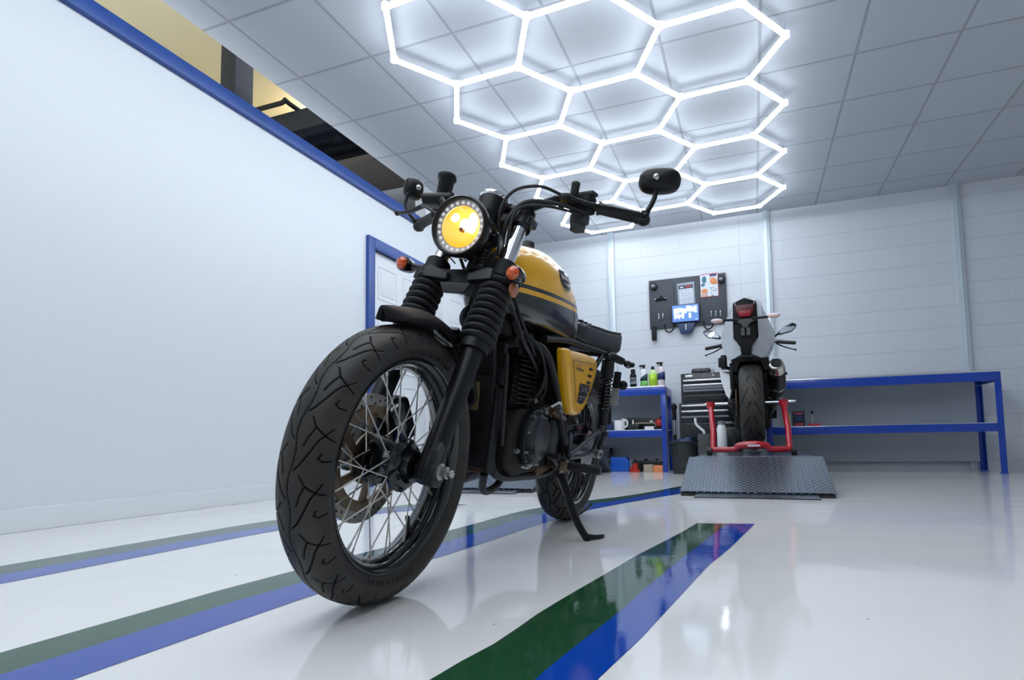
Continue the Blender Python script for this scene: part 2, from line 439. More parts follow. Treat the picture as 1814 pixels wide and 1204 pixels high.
# upper floor seen through the slot over the left wall
wu = B(); wu.box((-6.2, 1.9, 2.6), (.1, 12.8, 4.6)); wu.box((-6.13, 6.2, 4.95), (.03, 1.5, .5), .01); struct(wu.done('wall_upper', 'cream_wall', smooth=False))
struct(B().box((-4.65, 8.3, 2.6), (3.1, .1, 4.6)).done('wall_upper', 'cream_wall', smooth=False))
struct(B().box((-4.65, 0., 4.9), (3.3, 17, .1)).done('ceiling', 'cream_wall', smooth=False))
struct(B().box((-4.63, 6.1, 2.28), (3.0, 2.6, .30), .01).done('trim_4', 'dark_navy'))
b = B(); b.box((-4.15, 4.72, 3.40), (1.9, 1.0, .2), .01)
for k in range(6): b.box((-4.15, 4.3+k*.16, 3.29), (1.9, .03, .03))
b.cyl((-3.6, 4.45, 3.32), (-3.6, 4.45, 3.24), .04); b.cyl((-3.6, 4.8, 3.32), (-3.6, 4.8, 3.24), .04)
struct(b.done('trim_5', 'dark_navy'))
struct(B().box((-4.2, 6.2, 3.55), (2.2, 2.0, .1)).done('trim_6', 'engine_dusty'))
struct(B().box((-3.36, 3.05, 2.95), (.14, .16, 1.0), .005).done('trim_7', 'dark_navy'))
hr = B(); hr.tube([(-4.75, 4.17, 3.57), (-4.03, 4.17, 3.57), (-3.97, 4.2, 3.57), (-3.97, 4.95, 3.57)], .022, sm=3)
hr.cyl((-3.97, 4.62, 3.5), (-3.97, 4.62, 3.9), .012)
tag(hr.done('handrail', 'matt_black'), 'black tubular handrail on the cream walled upper floor', 'handrail')
pl = bpy.data.lights.new('upper_floor_fill', 'POINT'); pl.energy = 13; pl.color = (1, .86, .6); pl.shadow_soft_size = .12  # unseen warm light added to brighten the cream upper walls
plo = bpy.data.objects.new('upper_floor_fill', pl); COL.objects.link(plo); plo.location = (-5.2, 6.2, 4.5)

# painted floor stripes (flat paint under the clear coat)
def stripe(n, edges):
    """edges: list of polylines, bands between consecutive ones take the given paint"""
    b = B()
    for (L, R, mt) in edges:
        b.m(mt); N = 24
        def res(P):
            P = [Vector((x, y, 0)) for x, y in P]; d = [0]
            for a, c in zip(P, P[1:]): d.append(d[-1]+(c-a).length)
            out = []
            for i in range(N+1):
                t = d[-1]*i/N; k = max(j for j in range(len(d)) if d[j] <= t+1e-9); k = min(k, len(P)-2)
                u = (t-d[k])/max(1e-9, d[k+1]-d[k]); out.append(P[k].lerp(P[k+1], u)+Vector((0, 0, .0008)))
            return out
        A = [b.bm.verts.new(p) for p in res(L)]; C = [b.bm.verts.new(p) for p in res(R)]
        b.bridge(A, C, closed=False)
    o = b.done('trim_%d' % n, None, smooth=False); struct(o); return o
G1 = [(-1.24, -.4), (-1.235, 1.174), (-1.23, 1.257), (-1.219, 1.323), (-1.196, 1.613), (-1.155, 2.054), (-1.15, 2.234), (-1.134, 2.426), (-1.125, 2.749), (-1.075, 2.995), (-0.905, 3.423), (-0.792, 3.643), (-0.68, 3.953), (-0.503, 4.653)]
M1 = [(-1.12, -.4), (-1.116, 1.071), (-1.096, 1.241), (-1.064, 1.488), (-1.032, 1.836), (-1.019, 2.2), (-1.009, 2.435), (-0.984, 2.742), (-0.877, 3.145), (-0.752, 3.456), (-0.482, 4.454)]
B1 = [(-0.99, -.4), (-0.985, 0.934), (-0.979, 1.146), (-0.965, 1.33), (-0.928, 1.541), (-0.905, 1.782), (-0.894, 1.928), (-0.877, 2.223), (-0.852, 2.51), (-0.786, 2.968), (-0.705, 3.237), (-0.434, 4.001)]
G0 = [(-2.14, .2), (-2.141, 2.028), (-2.12, 2.2), (-1.934, 2.745), (-1.867, 2.95)]
M0 = [(-1.99, .2), (-1.995, 1.89), (-1.98, 2.043), (-1.846, 2.62), (-1.794, 2.834), (-1.527, 3.028)]
B0 = [(-1.86, .2), (-1.863, 1.766), (-1.854, 1.913), (-1.785, 2.533), (-1.653, 2.731), (-1.526, 3.025)]
G2 = [(-0.47, .3), (-0.467, 0.829), (-0.446, 0.914), (-0.433, 1.013), (-0.431, 1.124), (-0.413, 1.298), (-0.386, 1.505), (-0.350, 1.811), (-0.31, 2.063), (-0.263, 2.363), (-0.235, 2.585)]
M2 = [(-0.34, .3), (-0.315, 0.885), (-0.296, 1.04), (-0.274, 1.21), (-0.252, 1.457), (-0.212, 1.834), (-0.166, 2.192), (-0.114, 2.605)]
B2 = [(-0.25, .3), (-0.228, 0.912), (-0.207, 1.025), (-0.190, 1.187), (-0.167, 1.405), (-0.132, 1.737), (-0.088, 2.009), (-0.01, 2.62)]
stripe(8, [(G1, M1, 'floor_green'), (M1, B1, 'floor_blue')])
stripe(9, [(G0, M0, 'floor_green'), (M0, B0, 'floor_blue')])
stripe(10, [(G2, M2, 'floor_green'), (M2, B2, 'floor_blue')])

# galvanised posts on the back wall
def post(n, x0, x1):
    b = B(); xc = (x0+x1)/2; b.box((xc, YB-.02, ZC/2), (x1-x0, .04, ZC), .004); b.box((xc-.0, YB-.045, ZC/2), (.018, .012, ZC), .003)
    struct(b.done('trim_%d' % n, 'galv'))
post(11, -1.585, -1.51); post(12, .198, .266); post(13, 1.99, 2.06)

# ------------------------------------------------------------------ honeycomb ceiling light
ZL = 2.82
lamp = thing('ceiling_light', 'large honeycomb ceiling light of white tubes hanging over both motorcycles', 'light', (0, 0, ZL))
k = (ZL-CAM_H); S3 = 3**.5/2; s = .1881077; a27 = math.radians(27.765)
def lat(x, y):
    X = (x*s+.006688)*k; Y = (y*s+1.403384)*k
    return (X*math.cos(a27)-Y*math.sin(a27), X*math.sin(a27)+Y*math.cos(a27))
offs = [(-S3, -.5), (0, -1), (S3, -.5), (S3, .5), (0, 1), (-S3, .5)]
cells = [(0, 0), (1, 0), (2, 0), (0, 1), (1, 1), (2, 1), (0, 2), (1, 2), (2, 2), (0, 3), (1, 3), (2, 3), (0, 4), (2, -1)]
edges = {}; nodes = {}
for q, r in cells:
    c = (2*S3*(q+r/2), 1.5*r); vs = [(round(c[0]+o[0], 3), round(c[1]+o[1], 3)) for o in offs]
    for i in range(6):
        e = tuple(sorted((vs[i], vs[(i+1) % 6]))); edges[e] = 1; nodes[vs[i]] = 1
for e in edges:
    p, q = [Vector((*lat(*v), 0)) for v in e]; d = (q-p).normalized()
    b = B(); b.m('tube_light'); b.tube([p+d*.022, q-d*.022], .0165, n=16, sm=0)
    b.m('housing')
    for f in b.bm.faces:
        f.normal_update()
        c_f = f.calc_center_median()
        if c_f.z > .004 or len(f.verts) > 4: f.material_index = b.mi
    b.done('light_tube', None, lamp)
for v in nodes:
    p = Vector((*lat(*v), 0)); b = B(); b.cyl(p+Vector((0, 0, -.015)), p+Vector((0, 0, .018)), .024, n=16)
    b.m('connector'); b._set(b.bm.faces[:]); b.m('bench_panel'); b.cyl(p+Vector((0, 0, .018)), p+Vector((0, 0, ZC-ZL)), .0016, n=8)
    b.done('light_connector', None, lamp)
dup(lamp, (0, -4.15, ZL), label='unseen honeycomb fill light added on the ceiling behind the camera')  # unseen copy of the lamp, added to brighten the near floor
# ================================================================== BACK OF THE WORKSHOP
def workbench(name, x0, x1, y0, y1, label, ztop=.93, panel=True, legs=(0, 1)):
    t = thing(name, label, 'workbench', ((x0+x1)/2, (y0+y1)/2, 0))
    ox, oy = (x0+x1)/2, (y0+y1)/2; W = x1-x0; D = y1-y0
    b = B(); b.box((0, 0, ztop-.008), (W, D, .016), .003); b.done('worktop', 'alu', t)
    b = B(); b.box((0, -D/2+.006, ztop-.055), (W, .012, .085), .003); b.box((0, D/2-.006, ztop-.055), (W, .012, .085), .003)
    for sx in (-1, 1): b.box((sx*(W/2-.006), 0, ztop-.055), (.012, D-.026, .085), .003)
    b.done('top_rail', 'blue_paint', t)
    for sx in (-1, 1):
        for sy in (-1, 1):
            b = B(); b.box((sx*(W/2-.025), sy*(D/2-.004), ztop/2-.05), (.05, .006, ztop-.1), .001); b.box((sx*(W/2-.003), sy*(D/2-.025), ztop/2-.05), (.006, .05, ztop-.1), .001)
            b.box((sx*(W/2-.022), sy*(D/2-.022), .006), (.05, .05, .012), .003)
            b.done('leg', 'blue_paint', t)
    b = B(); b.m('alu').box((0, 0, .452), (W-.012, D-.014, .012), .002)
    b.m('blue_paint').box((0, -D/2+.002, .415), (W-.1, .012, .075), .002); b.box((0, D/2-.006, .415), (W-.1, .012, .075), .002)
    b.done('shelf', None, t)
    if panel: b = B(); b.box((0, D/2-.016, .49), (W-.1, .006, .80)); b.done('back_panel', 'bench_panel', t)
    return t
WY0, WY1 = 6.45, 6.98
workbench('workbench', -2.30, -.868, WY0, WY1, 'blue steel workbench with spray bottles standing on its top')
workbench('workbench', .135, 2.1, WY0, WY1, 'blue steel workbench behind the white sports motorcycle on its lift')

def bottle(name, label, x, y, z, h, r, cap, body, parts, group=None, sq=1.):
    t = thing(name, label, 'bottle', (x, y, z), group=group)
    b = B(); b.lathe([(0, r*.92), (.006, r), (h*.62, r), (h*.72, r*.9), (h*.8, r*.45), (h*.84, r*.36)], (0, 0, 0), (0, 0, 1), 28)
    b.done('body', body, t)
    if cap == 'spray':
        b = B(); b.cyl((0, 0, h*.83), (0, 0, h*.9), r*.42); b.box((-r*.35, 0, h*.965), (r*1.75, r*.55, h*.075), .006); b.box((-r*1.1, 0, h*.94), (r*.3, r*.4, h*.03), .003)
        b.tube([(-r*.35, 0, h*.95), (-r*.75, 0, h*.9), (-r*.95, 0, h*.83)], .004, sm=4); b.cyl((0, 0, h*.88), (0, 0, h*.95), r*.25)
        b.done('spray_trigger', 'matt_black', t)
    elif cap == 'tall':
        b = B(); b.cyl((0, 0, h*.78), (0, 0, h), r*.72, r*.68, n=24); b.done('cap', 'matt_black', t)
    else:
        b = B(); b.cyl((0, 0, h*.83), (0, 0, h*.95), r*.42, r*.38); b.cyl((0, 0, h*.95), (0, 0, h), r*.3, r*.22); b.done('cap', 'matt_black', t)
    for (nm, z0, z1, mt, sl) in parts:
        b = B(); n = 28; rr = r+.0012; A = []; C = []
        for i in range(n+1):
            a = PI+PI*i/n; x_ = rr*math.cos(a); y_ = rr*math.sin(a)
            A.append(b.bm.verts.new((x_, y_, h*z0))); C.append(b.bm.verts.new((x_, y_, h*(z1+sl*x_/r))))
        b.bridge(A, C, closed=False); b.done(nm, mt, t, thick=.0008)
    return t
zb = .9305
bottle('bottle', 'black capped bottle beside the sprays on the blue workbench', -1.222, 6.52, zb, .20, .036, 'tall', 'matt_black', [('label', .42, .52, 'grey_plastic', .0), ('label', .18, .25, 'paper_grey', .02), ('label', .30, .35, 'paper_grey', .02)])
bottle('spray_bottle', 'clear spray bottle with a green and black label', -1.105, 6.53, zb, .245, .040, 'spray', 'white_plastic', [('label', .03, .26, 'label_green_pale', .03), ('label', .26, .48, 'label_dark', .12)])
bottle('bottle', 'lime green bottle with black cap between two spray bottles', -1.005, 6.53, zb, .225, .046, 'cap', 'lime_pale', [('label', .03, .60, 'lime', .0)])
bottle('spray_bottle', 'pink tinted spray bottle with navy label', -.915, 6.53, zb, .265, .040, 'spray', 'pink_plastic', [('label', .26, .55, 'label_navy', .05)])
# things on the shelf of the left bench
zs = .4585
def tub(x, y, z):
    t = thing('jug', 'white plastic jug with handle on the bench shelf', 'jug', (x, y, z))
    b = B(); b.lathe([(0, .055), (.004, .06), (.105, .062), (.11, .058), (.112, .05)], (0, 0, 0), (0, 0, 1), 28); b.done('body', 'white_plastic', t)
    b = B(); b.tube([(.05, 0, .03), (.085, 0, .05), (.085, 0, .1), (.05, 0, .115), (.03, 0, .118)], .012, sm=5); b.done('handle', 'white_plastic', t)
tub(-1.395, 6.55, zs)
b = B(); b.box((-1.51, 6.6, zs+.05), (.10, .12, .10), .008); tag(b.done('storage_box', 'navy_plastic'), 'navy box left of the white jug on the shelf', 'box')
t = thing('tool_case', 'long black tool case lying at the back of the bench shelf', 'case', (-1.16, 6.76, zs))
b = B(); b.prism([(-.24, -.09, 0), (.24, -.09, 0), (.24, -.09, .08), (.19, -.09, .145), (-.17, -.09, .145), (-.24, -.09, .08)], (0, .18, 0), .006); b.done('shell', 'cabinet_black', t)
b = B(); b.box((.1, -.092, .09), (.03, .008, .025), .003); b.done('latch', 'alu', t)
b = B(); b.box((-1.23, 6.55, zs+.03), (.12, .12, .06), .004); b.box((-1.23, 6.55, zs+.062), (.11, .11, .006)); tag(b.done('storage_box', 'cabinet_black'), 'small open black parts box beside the white jug', 'box')
t = thing('spray_tin', 'small silver tin standing in front of the black case', 'tin', (-1.255, 6.62, zs)); B().lathe([(0, .02), (.085, .02), (.095, .014), (.115, .012)], (0, 0, 0), (0, 0, 1), 20).done('body', 'steel', t)
b = B(); b.box((-1.06, 6.53, zs+.018), (.10, .05, .035), .005); tag(b.done('cloth_pack', 'white_plastic'), 'folded white pack lying on the bench shelf', 'pack')
b = B(); b.box((-1.10, 6.60, zs+.075), (.26, .025, .014), .004); b.box((-1.2, 6.60, zs+.034), (.015, .025, .068)); b.box((-1.0, 6.60, zs+.034), (.015, .025, .068)); tag(b.done('wooden_rack', 'tan_box'), 'low tan rail standing in front of the black case', 'rack')
t = thing('power_tool', 'red and black power tool lying by the bench leg on the shelf', 'tool', (-.955, 6.58, zs))
b = B(); b.ball((0, 0, .075), .055, (.9, .8, .8)); b.cyl((0, 0, .075), (.06, 0, .08), .035, .02); b.done('body', 'red_plastic', t)
b = B(); b.box((-.01, 0, .015), (.08, .05, .03), .006); b.cyl((0, 0, .02), (0, 0, .07), .018); b.cyl((.0, 0, .10), (.02, .02, .15), .012); b.done('handle', 'matt_black', t)
# on the floor under the left bench
def floor_tool(x, y):
    t = thing('blue_tool_box', 'blue and black tool box on the floor under the bench', 'tool box', (x, y, 0))
    b = B(); b.prism([(-.1, -.09, 0), (.1, -.09, 0), (.12, -.09, .09), (.07, -.09, .16), (-.1, -.09, .16)], (0, .18, 0), .008); b.done('body', 'blue_plastic', t)
    b = B(); b.box((-.15, 0, .07), (.10, .17, .14), .008); b.done('side_cover', 'cabinet_black', t)
    b = B(); b.box((.125, -.05, .08), (.012, .06, .09), .004); b.done('clip', 'alu', t)
floor_tool(-1.405, 6.62)
b = B(); b.box((-1.70, 6.84, .13), (.28, .2, .26), .01); tag(b.done('storage_box', 'cabinet_black'), 'tall black box behind the blue tool box on the floor', 'box')
t = thing('red_bottle_jack', 'small red jack on the floor beneath the bench', 'jack', (-1.215, 6.46, 0))
b = B(); b.box((0, 0, .012), (.10, .09, .024), .005); b.cyl((0, 0, .02), (0, 0, .095), .035, .03); b.cyl((-.06, 0, .03), (-.03, 0, .05), .012); b.done('body', 'red_plastic', t)
b = B(); b.cyl((0, 0, .095), (0, 0, .14), .012); b.box((.05, 0, .06), (.02, .02, .1), .004); b.done('piston', 'matt_black', t)
b = B(); b.box((-1.075, 6.5, .04), (.10, .1, .08), .004); tag(b.done('cardboard_box', 'tan_box'), 'pale box on the floor beside the orange box', 'box')
b = B(); b.box((-.97, 6.5, .036), (.10, .1, .072), .004); tag(b.done('cardboard_box', 'print_orange'), 'orange box on the floor under the bench', 'box')
b = B(); b.box((-1.075, 6.64, .06), (.30, .12, .12), .01); b.cyl((-1.0, 6.6, .12), (-1.0, 6.6, .14), .015); b.cyl((-1.12, 6.6, .12), (-1.12, 6.6, .14), .018); tag(b.done('battery_pack', 'cabinet_black'), 'low black case behind the pale and orange boxes', 'case')
t = thing('broom', 'black and silver broom standing against the side of the bench', 'broom', (-.80, 6.62, 0))
b = B(); b.cyl((0, 0, .02), (.0, 0, .40), .018); b.box((0, 0, .03), (.05, .12, .06), .01); b.cyl((0, 0, .56), (0, 0, .72), .022); b.ball((0, 0, .70), .032, (1, 1, 1.3)); b.done('grip', 'matt_black', t)
b = B(); b.cyl((0, 0, .38), (0, 0, .60), .011); b.done('shaft', 'alu', t)

# tool cabinet
t = thing('tool_cabinet', 'tall black tool cabinet with silver drawer pulls', 'cabinet', (-.42, 6.72, 0))
b = B(); b.box((0, 0, .38), (.62, .50, .70), .006); b.box((0, .01, .885), (.57, .46, .33), .006); b.done('body', 'cabinet_black', t)
for sx in (-1, 1):
    for sy in (-1, 1):
        b = B(); b.cyl((sx*.25-.012, sy*.19, .022), (sx*.25+.012, sy*.19, .022), .022); b.box((sx*.25, sy*.19, .035), (.035, .03, .03)); b.done('caster', 'rubber', t)
def drawer(z0, z1, x, w, yf, face='cabinet_black', pull='alu'):
    b = B(); b.box((x, yf-.008, (z0+z1)/2), (w, .02, z1-z0-.006), .003); d = b.done('drawer', face, t)
    b = B(); b.box((x, yf-.024, z1-.014), (w-.01, .016, .018), .004); b.done('drawer_pull', pull, d)
yf = -.222
for z0, z1, f_ in ((.935, .985, 'cabinet_black'), (.875, .935, 'grey_plastic'), (.82, .875, 'cabinet_black'), (.735, .82, 'cabinet_black')): drawer(z0, z1, 0, .53, yf, f_, 'alu' if z1 > .9 else 'grey_plastic' if z1 > .83 else 'grey_dark')
for z0, z1, p_ in ((.655, .715, 'alu'), (.595, .655, 'alu'), (.52, .595, 'grey_plastic'), (.30, .52, 'grey_dark'), (.08, .30, 'grey_dark')): drawer(z0, z1, 0, .575, -.252, 'cabinet_black', p_)
b = B(); b.box((-.20, yf+.0, 1.018), (.075, .006, .026), .002); b.done('badge', 'alu', t)
b = B(); b.cyl((.05, yf+.004, 1.02), (.05, yf-.012, 1.02), .012); b.done('lock', 'steel', t)
t2 = thing('radio', 'low black case with a small handle on the tool cabinet', 'case', (-.50, 6.66, 1.0505))
B().box((0, 0, .028), (.20, .12, .05), .006).done('body', 'cabinet_black', t2)
b = B(); b.box((0, 0, .056), (.18, .1, .012), .003); b.tube([(.1, 0, .04), (.125, 0, .045), (.125, 0, .015), (.115, 0, .004)], .004, sm=4); b.done('lid', 'grey_dark', t2)

# bins and oil gear by the cabinet
def bin_(name, x, y, r, h, label, bag):
    t = thing(name, label, 'bin', (x, y, 0))
    b = B(); b.loft([[(sx*r*k, sy*r*.8*k, z) for sx, sy in ((-1, -1), (-.8, -1.1), (.8, -1.1), (1, -1), (1, 1), (.8, 1.1), (-.8, 1.1), (-1, 1))] for z, k in ((0, .82), (h*.92, 1), (h*.93, 1.05), (h, 1.05), (h, .98), (h*.3, .85))], cap=True); b.done('body', 'cabinet_black', t)
    if bag: b = B(); b.ball((0, 0, h-.01), r*.85, (1, .8, .35)); b.ball((r*.3, 0, h+.015), r*.4, (1, .8, .5)); b.done('bin_bag', bag, t)
bin_('waste_bin', -.665, 6.22, .125, .33, 'black waste bin with a blue bag beside the lift', 'navy_plastic')
t = thing('oil_drainer', 'dark grey oil drainer with a white spout behind the lift', 'container', (-.46, 6.2, 0))
b = B(); b.box((0, 0, .20), (.12, .22, .40), .02); b.done('tank', 'grey_dark', t)
b = B(); b.tube([(-.08, -.03, .56), (-.075, -.03, .50), (-.03, -.03, .45), (.0, -.03, .42), (0, -.03, .38)], .013, sm=4); b.done('spout', 'white_plastic', t)
t = thing('white_canister', 'tall white canister standing left of the red stand', 'canister', (-.275, 5.85, .2245))
b = B(); b.lathe([(0, .041), (.005, .045), (.22, .045), (.25, .033), (.26, .03)], (0, 0, 0), (0, 0, 1), 24); b.done('body', 'white_plastic', t)
b = B(); b.cyl((0, 0, .255), (0, 0, .29), .034); b.box((.05, 0, .275), (.09, .03, .02), .004); b.done('lid', 'grey_plastic', t)
t = thing('round_tub', 'dark round tub with grey lid on a crate between the stand arms', 'tub', (-.19, 6.2, .2245))
b = B(); b.box((0, 0, .075), (.18, .18, .15), .01); b.done('crate', 'cabinet_black', t)
b = B(); b.lathe([(.15, .085), (.155, .092), (.22, .095), (.23, .085)], (0, 0, 0), (0, 0, 1), 28); b.done('lid', 'grey_dark', t)

# right bench shelf
b = B(); b.box((.335, 6.56, zs+.06), (.045, .09, .12), .006); b.cyl((.335, 6.56, zs+.12), (.335, 6.56, zs+.135), .012); tag(b.done('green_bottle', 'green_plastic'), 'olive green can on the shelf behind the red stand', 'can')
t = thing('oil_can', 'navy oil can with a red base strip on the shelf', 'can', (.435, 6.56, zs))
B().box((0, 0, .078), (.11, .09, .155), .008).done('body', 'dark_navy', t); B().box((0, -.046, .085), (.06, .003, .06)).done('label', 'navy_plastic', t); b = B(); b.box((0, -.046, .022), (.08, .003, .022)); b.box((0, -.046, .13), (.07, .003, .016)); b.done('red_strip', 'print_red', t)
t = thing('bottle', 'small grey bottle with black cap beside the navy oil can', 'bottle', (.56, 6.55, zs+.026))
B().lathe([(0, .022), (.075, .023), (.09, .012), (.1, .011)], (0, 0, 0), (0, 0, 1), 20).done('body', 'grey_plastic', t); B().cyl((0, 0, .098), (0, 0, .125), .012).done('cap', 'matt_black', t)
b = B(); b.box((.575, 6.55, zs+.0125), (.11, .07, .025), .004); tag(b.done('flat_tin', 'print_red'), 'flat dark red tin under the small grey bottle', 'tin')

# ------------------------------------------------------------------ pegboard
def peg_mat():
    m = bpy.data.materials.new('pegboard_steel'); m.use_nodes = True; nt = m.node_tree; p = nt.nodes['Principled BSDF']; p.inputs['Roughness'].default_value = .5
    tc = nt.nodes.new('ShaderNodeTexCoord'); sc = nt.nodes.new('ShaderNodeVectorMath'); sc.operation = 'SCALE'; sc.inputs['Scale'].default_value = 1/.025
    fr = nt.nodes.new('ShaderNodeVectorMath'); fr.operation = 'FRACTION'; sb = nt.nodes.new('ShaderNodeVectorMath'); sb.operation = 'SUBTRACT'; sb.inputs[1].default_value = (.5, .5, .5)
    mu = nt.nodes.new('ShaderNodeVectorMath'); mu.operation = 'MULTIPLY'; mu.inputs[1].default_value = (1, 0, 1)
    ln = nt.nodes.new('ShaderNodeVectorMath'); ln.operation = 'LENGTH'; lt = nt.nodes.new('ShaderNodeMath'); lt.operation = 'LESS_THAN'; lt.inputs[1].default_value = .2
    mx = nt.nodes.new('ShaderNodeMix'); mx.data_type = 'RGBA'; mx.inputs[6].default_value = (.040, .052, .068, 1); mx.inputs[7].default_value = (.008, .010, .014, 1)
    nt.links.new(tc.outputs['Object'], sc.inputs[0]); nt.links.new(sc.outputs[0], fr.inputs[0]); nt.links.new(fr.outputs[0], sb.inputs[0]); nt.links.new(sb.outputs[0], mu.inputs[0]); nt.links.new(mu.outputs[0], ln.inputs[0])
    nt.links.new(ln.outputs['Value'], lt.inputs[0]); nt.links.new(lt.outputs[0], mx.inputs[0]); nt.links.new(mx.outputs[2], p.inputs['Base Color']); MATS['pegboard_steel'] = m
peg_mat()
PX0, PX1, PZ0, PZ1, PY = -1.097, -.216, 1.66, 2.245, YB-.03
t = thing('pegboard', 'dark grey steel pegboard on the white block wall', 'pegboard', (PX0, PY, PZ0))
wd = (PX1-PX0)/3
for i in range(3):
    b = B(); b.box((wd*(i+.5), 0, (PZ1-PZ0)/2), (wd-.004, .014, PZ1-PZ0), .003); b.done('panel', 'pegboard_steel', t)
for x, z in ((-1.035, 2.165), (-.268, 2.165)):
    k = thing('magnetic_dish', 'round black dish with silver face at the pegboard\'s %s corner' % ('upper outer' if x < -1 else 'poster'), 'dish', (x, PY-.008, z)); k['label'] = 'round black dish with a pale face, alone in the corner of the pegboard' if x < -1 else 'round black dish with a pale face overlapping the orange poster'
    B().cyl((0, 0, 0), (0, -.04, 0), .042, .040, n=28).done('rim', 'matt_black', k); B().ball((-.004, -.038, .004), .026, (1, .35, .8)).done('face', 'grey_plastic', k)
k = thing('tool_holder', 'small black two-ended tool holder on the pegboard', 'tool holder', (-.955, PY-.008, 2.01))
b = B(); b.box((0, -.015, 0), (.10, .03, .022), .006); b.cyl((0, -.02, 0), (0, -.02, .035), .014); b.box((-.05, -.02, -.008), (.03, .03, .02), .004); b.box((.05, -.02, -.008), (.03, .03, .02), .004); b.done('bracket', 'matt_black', k)
for sx in (-1, 1): B().ball((sx*.058, -.036, -.004), .009).done('knob', 'alu', k)
for i, (x, z) in enumerate(((-.985, 1.80), (-.938, 1.80), (-.392, 1.775), (-.342, 1.775), (-.292, 1.775))):
    k = B(); k.tube([(0, 0, .03), (0, -.012, .03), (0, -.016, -.02), (0, -.022, -.032), (0, -.034, -.026)], .0055, n=8, sm=3)
    o = k.done('peg_hook', 'alu'); o.location = (x, PY-.008, z)
    lb = ('silver hook on the pegboard left of the blue screen', 'pair of silver hooks') if i < 2 else ('silver hook on the pegboard right of the blue screen, below the poster', 'three silver hooks')
    tag(o, lb[0], 'hook', lb[1])
# price card
k = thing('price_card', 'printed price sheet in a clear sleeve on the pegboard', 'sign', (-.665, PY-.010, 2.04), rot=(0, math.radians(-2), 0))
b = B(); b.box((0, 0, 0), (.195, .003, .27), .001); b.done('sleeve', 'paper_grey', k)
b = B(); b.box((0, -.003, -.025), (.155, .002, .20)); b.done('sheet', 'paper', k)
b = B(); b.box((0, -.005, .085), (.165, .002, .045)); b.done('header', 'paper_dark', k)
b = B()
for z in (.055, -.005, -.06): b.box((0, -.0055, z-.012), (.155, .001, .004))
b.box((0, -.0055, -.03), (.004, .001, .18)); b.done('ruled_lines', 'paper_grey', k)
b = B(); b.box((-.045, -.0068, .083), (.035, .001, .016), .0004); b.done('logo', 'paper', k); b = B(); b.box((.03, -.0068, .088), (.06, .001, .02), .0004); b.done('logo', 'print_red', k)
for r_ in range(3):
    for c_i in range(2):
        b = B()
        for q in range(3): b.box((-.038+c_i*.077, -.0056, .022-r_*.058-q*.012), (.05, .001, .003))
        b.done('small_print', 'paper_grey', k)
# wall monitor
k = thing('monitor', 'lit blue screen hanging at the bottom of the pegboard', 'monitor', (-.676, PY-.055, 1.805), rot=(math.radians(4), 0, 0))
B().box((0, .012, 0), (.315, .035, .21), .006).done('case', 'navy_plastic', k); B().box((0, -.007, 0), (.295, .003, .19)).done('display', 'screen_blue', k)
b = B(); rnd = random.Random(3)
for i in range(9):
    x = -.115+i*.0285; b.box((x, -.0095, .03+rnd.uniform(-.012, .02)), (.034, .002, rnd.uniform(.05, .085)), .0008)
b.done('screen_graphic', 'screen_white', k); b = B()
for i in range(5): b.box((-.115+i*.022, -.0095, -.02-rnd.uniform(0, .02)), (.026, .002, rnd.uniform(.03, .07)), .0008)
b.done('screen_graphic', 'screen_white', k); b = B(); b.box((.05, -.0095, -.03), (.03, .002, .06), .0008); b.done('screen_graphic', 'screen_white', k); b = B(); b.box((.12, -.0095, -.075), (.015, .002, .012)); b.done('screen_graphic', 'screen_white', k)
k = thing('monitor_bracket', 'tapered navy bracket below the blue screen', 'bracket', (-.676, PY-.03, 1.69))
b = B(); b.prism([(-.10, .01, 0), (.11, .01, 0), (.065, .01, -.11), (.045, .01, -.125), (-.045, .01, -.125), (-.065, .01, -.11)], (0, -.035, 0), .006); b.done('cone', 'navy_plastic', k)
b = B(); b.box((.0, -.03, -.045), (.010, .006, .07), .002); b.done('marker', 'paper', k)
# poster
k = thing('poster', 'orange and white poster with printed shapes on the pegboard', 'poster', (-.402, PY-.010, 2.115))
B().box((0, 0, 0), (.20, .002, .27)).done('sheet', 'paper', k)
b = B(); b.box((0, -.0015, .132), (.20, .001, .008)); b.box((0, -.0015, -.133), (.20, .001, .006)); b.box((.097, -.0015, 0), (.006, .001, .27)); b.done('border', 'print_red', k)
b = B(); b.m('print_pink').box((-.058, -.0025, -.085), (.075, .002, .09), .0008); b.m('print_orange').ball((-.055, -.004, -.06), .03, (1, .1, .8)); b.ball((.045, -.004, .045), .034, (1.1, .1, 1.1)); b.ball((.07, -.004, .03), .02, (1, .1, 1)); b.m('print_pink').ball((.03, -.003, .08), .03, (1, .1, .6)); b.done('printed_shapes', None, k)
b = B(); b.m('print_teal').ball((-.055, -.004, .07), .028, (.9, .1, 1.5)); b.ball((-.07, -.004, .01), .022, (1, .1, .8)); b.m('label_navy').box((.045, -.0025, .115), (.075, .002, .025), .0008); b.done('printed_shapes', None, k)
b = B()
for q in range(7): b.box((.02+(q % 3)*.024, -.003, -.03-.02*(q//2)), (.02, .002, .006))
b.ball((.03, -.004, -.125), .012, (1.3, .1, .8)); b.done('printed_lines', 'grey_plastic', k)
# things hanging under the board
k = B(); k.box((-1.045, PY-.03, 1.60), (.055, .05, .17), .01); tag(k.done('holster', 'matt_black'), 'black holster hanging below the corner of the pegboard', 'holster')
for x, lb in ((-.87, 'black cable loop hanging below the pegboard beside the holster'), (-.43, 'black cable loop hanging below the pegboard, right of the navy bracket')):
    k = B(); k.tube([(x-.05, PY-.02, 1.70), (x-.04, PY-.03, 1.63), (x, PY-.035, 1.60), (x+.045, PY-.03, 1.63), (x+.055, PY-.02, 1.70)], .008, sm=6); tag(k.done('cable', 'matt_black'), lb, 'cable')
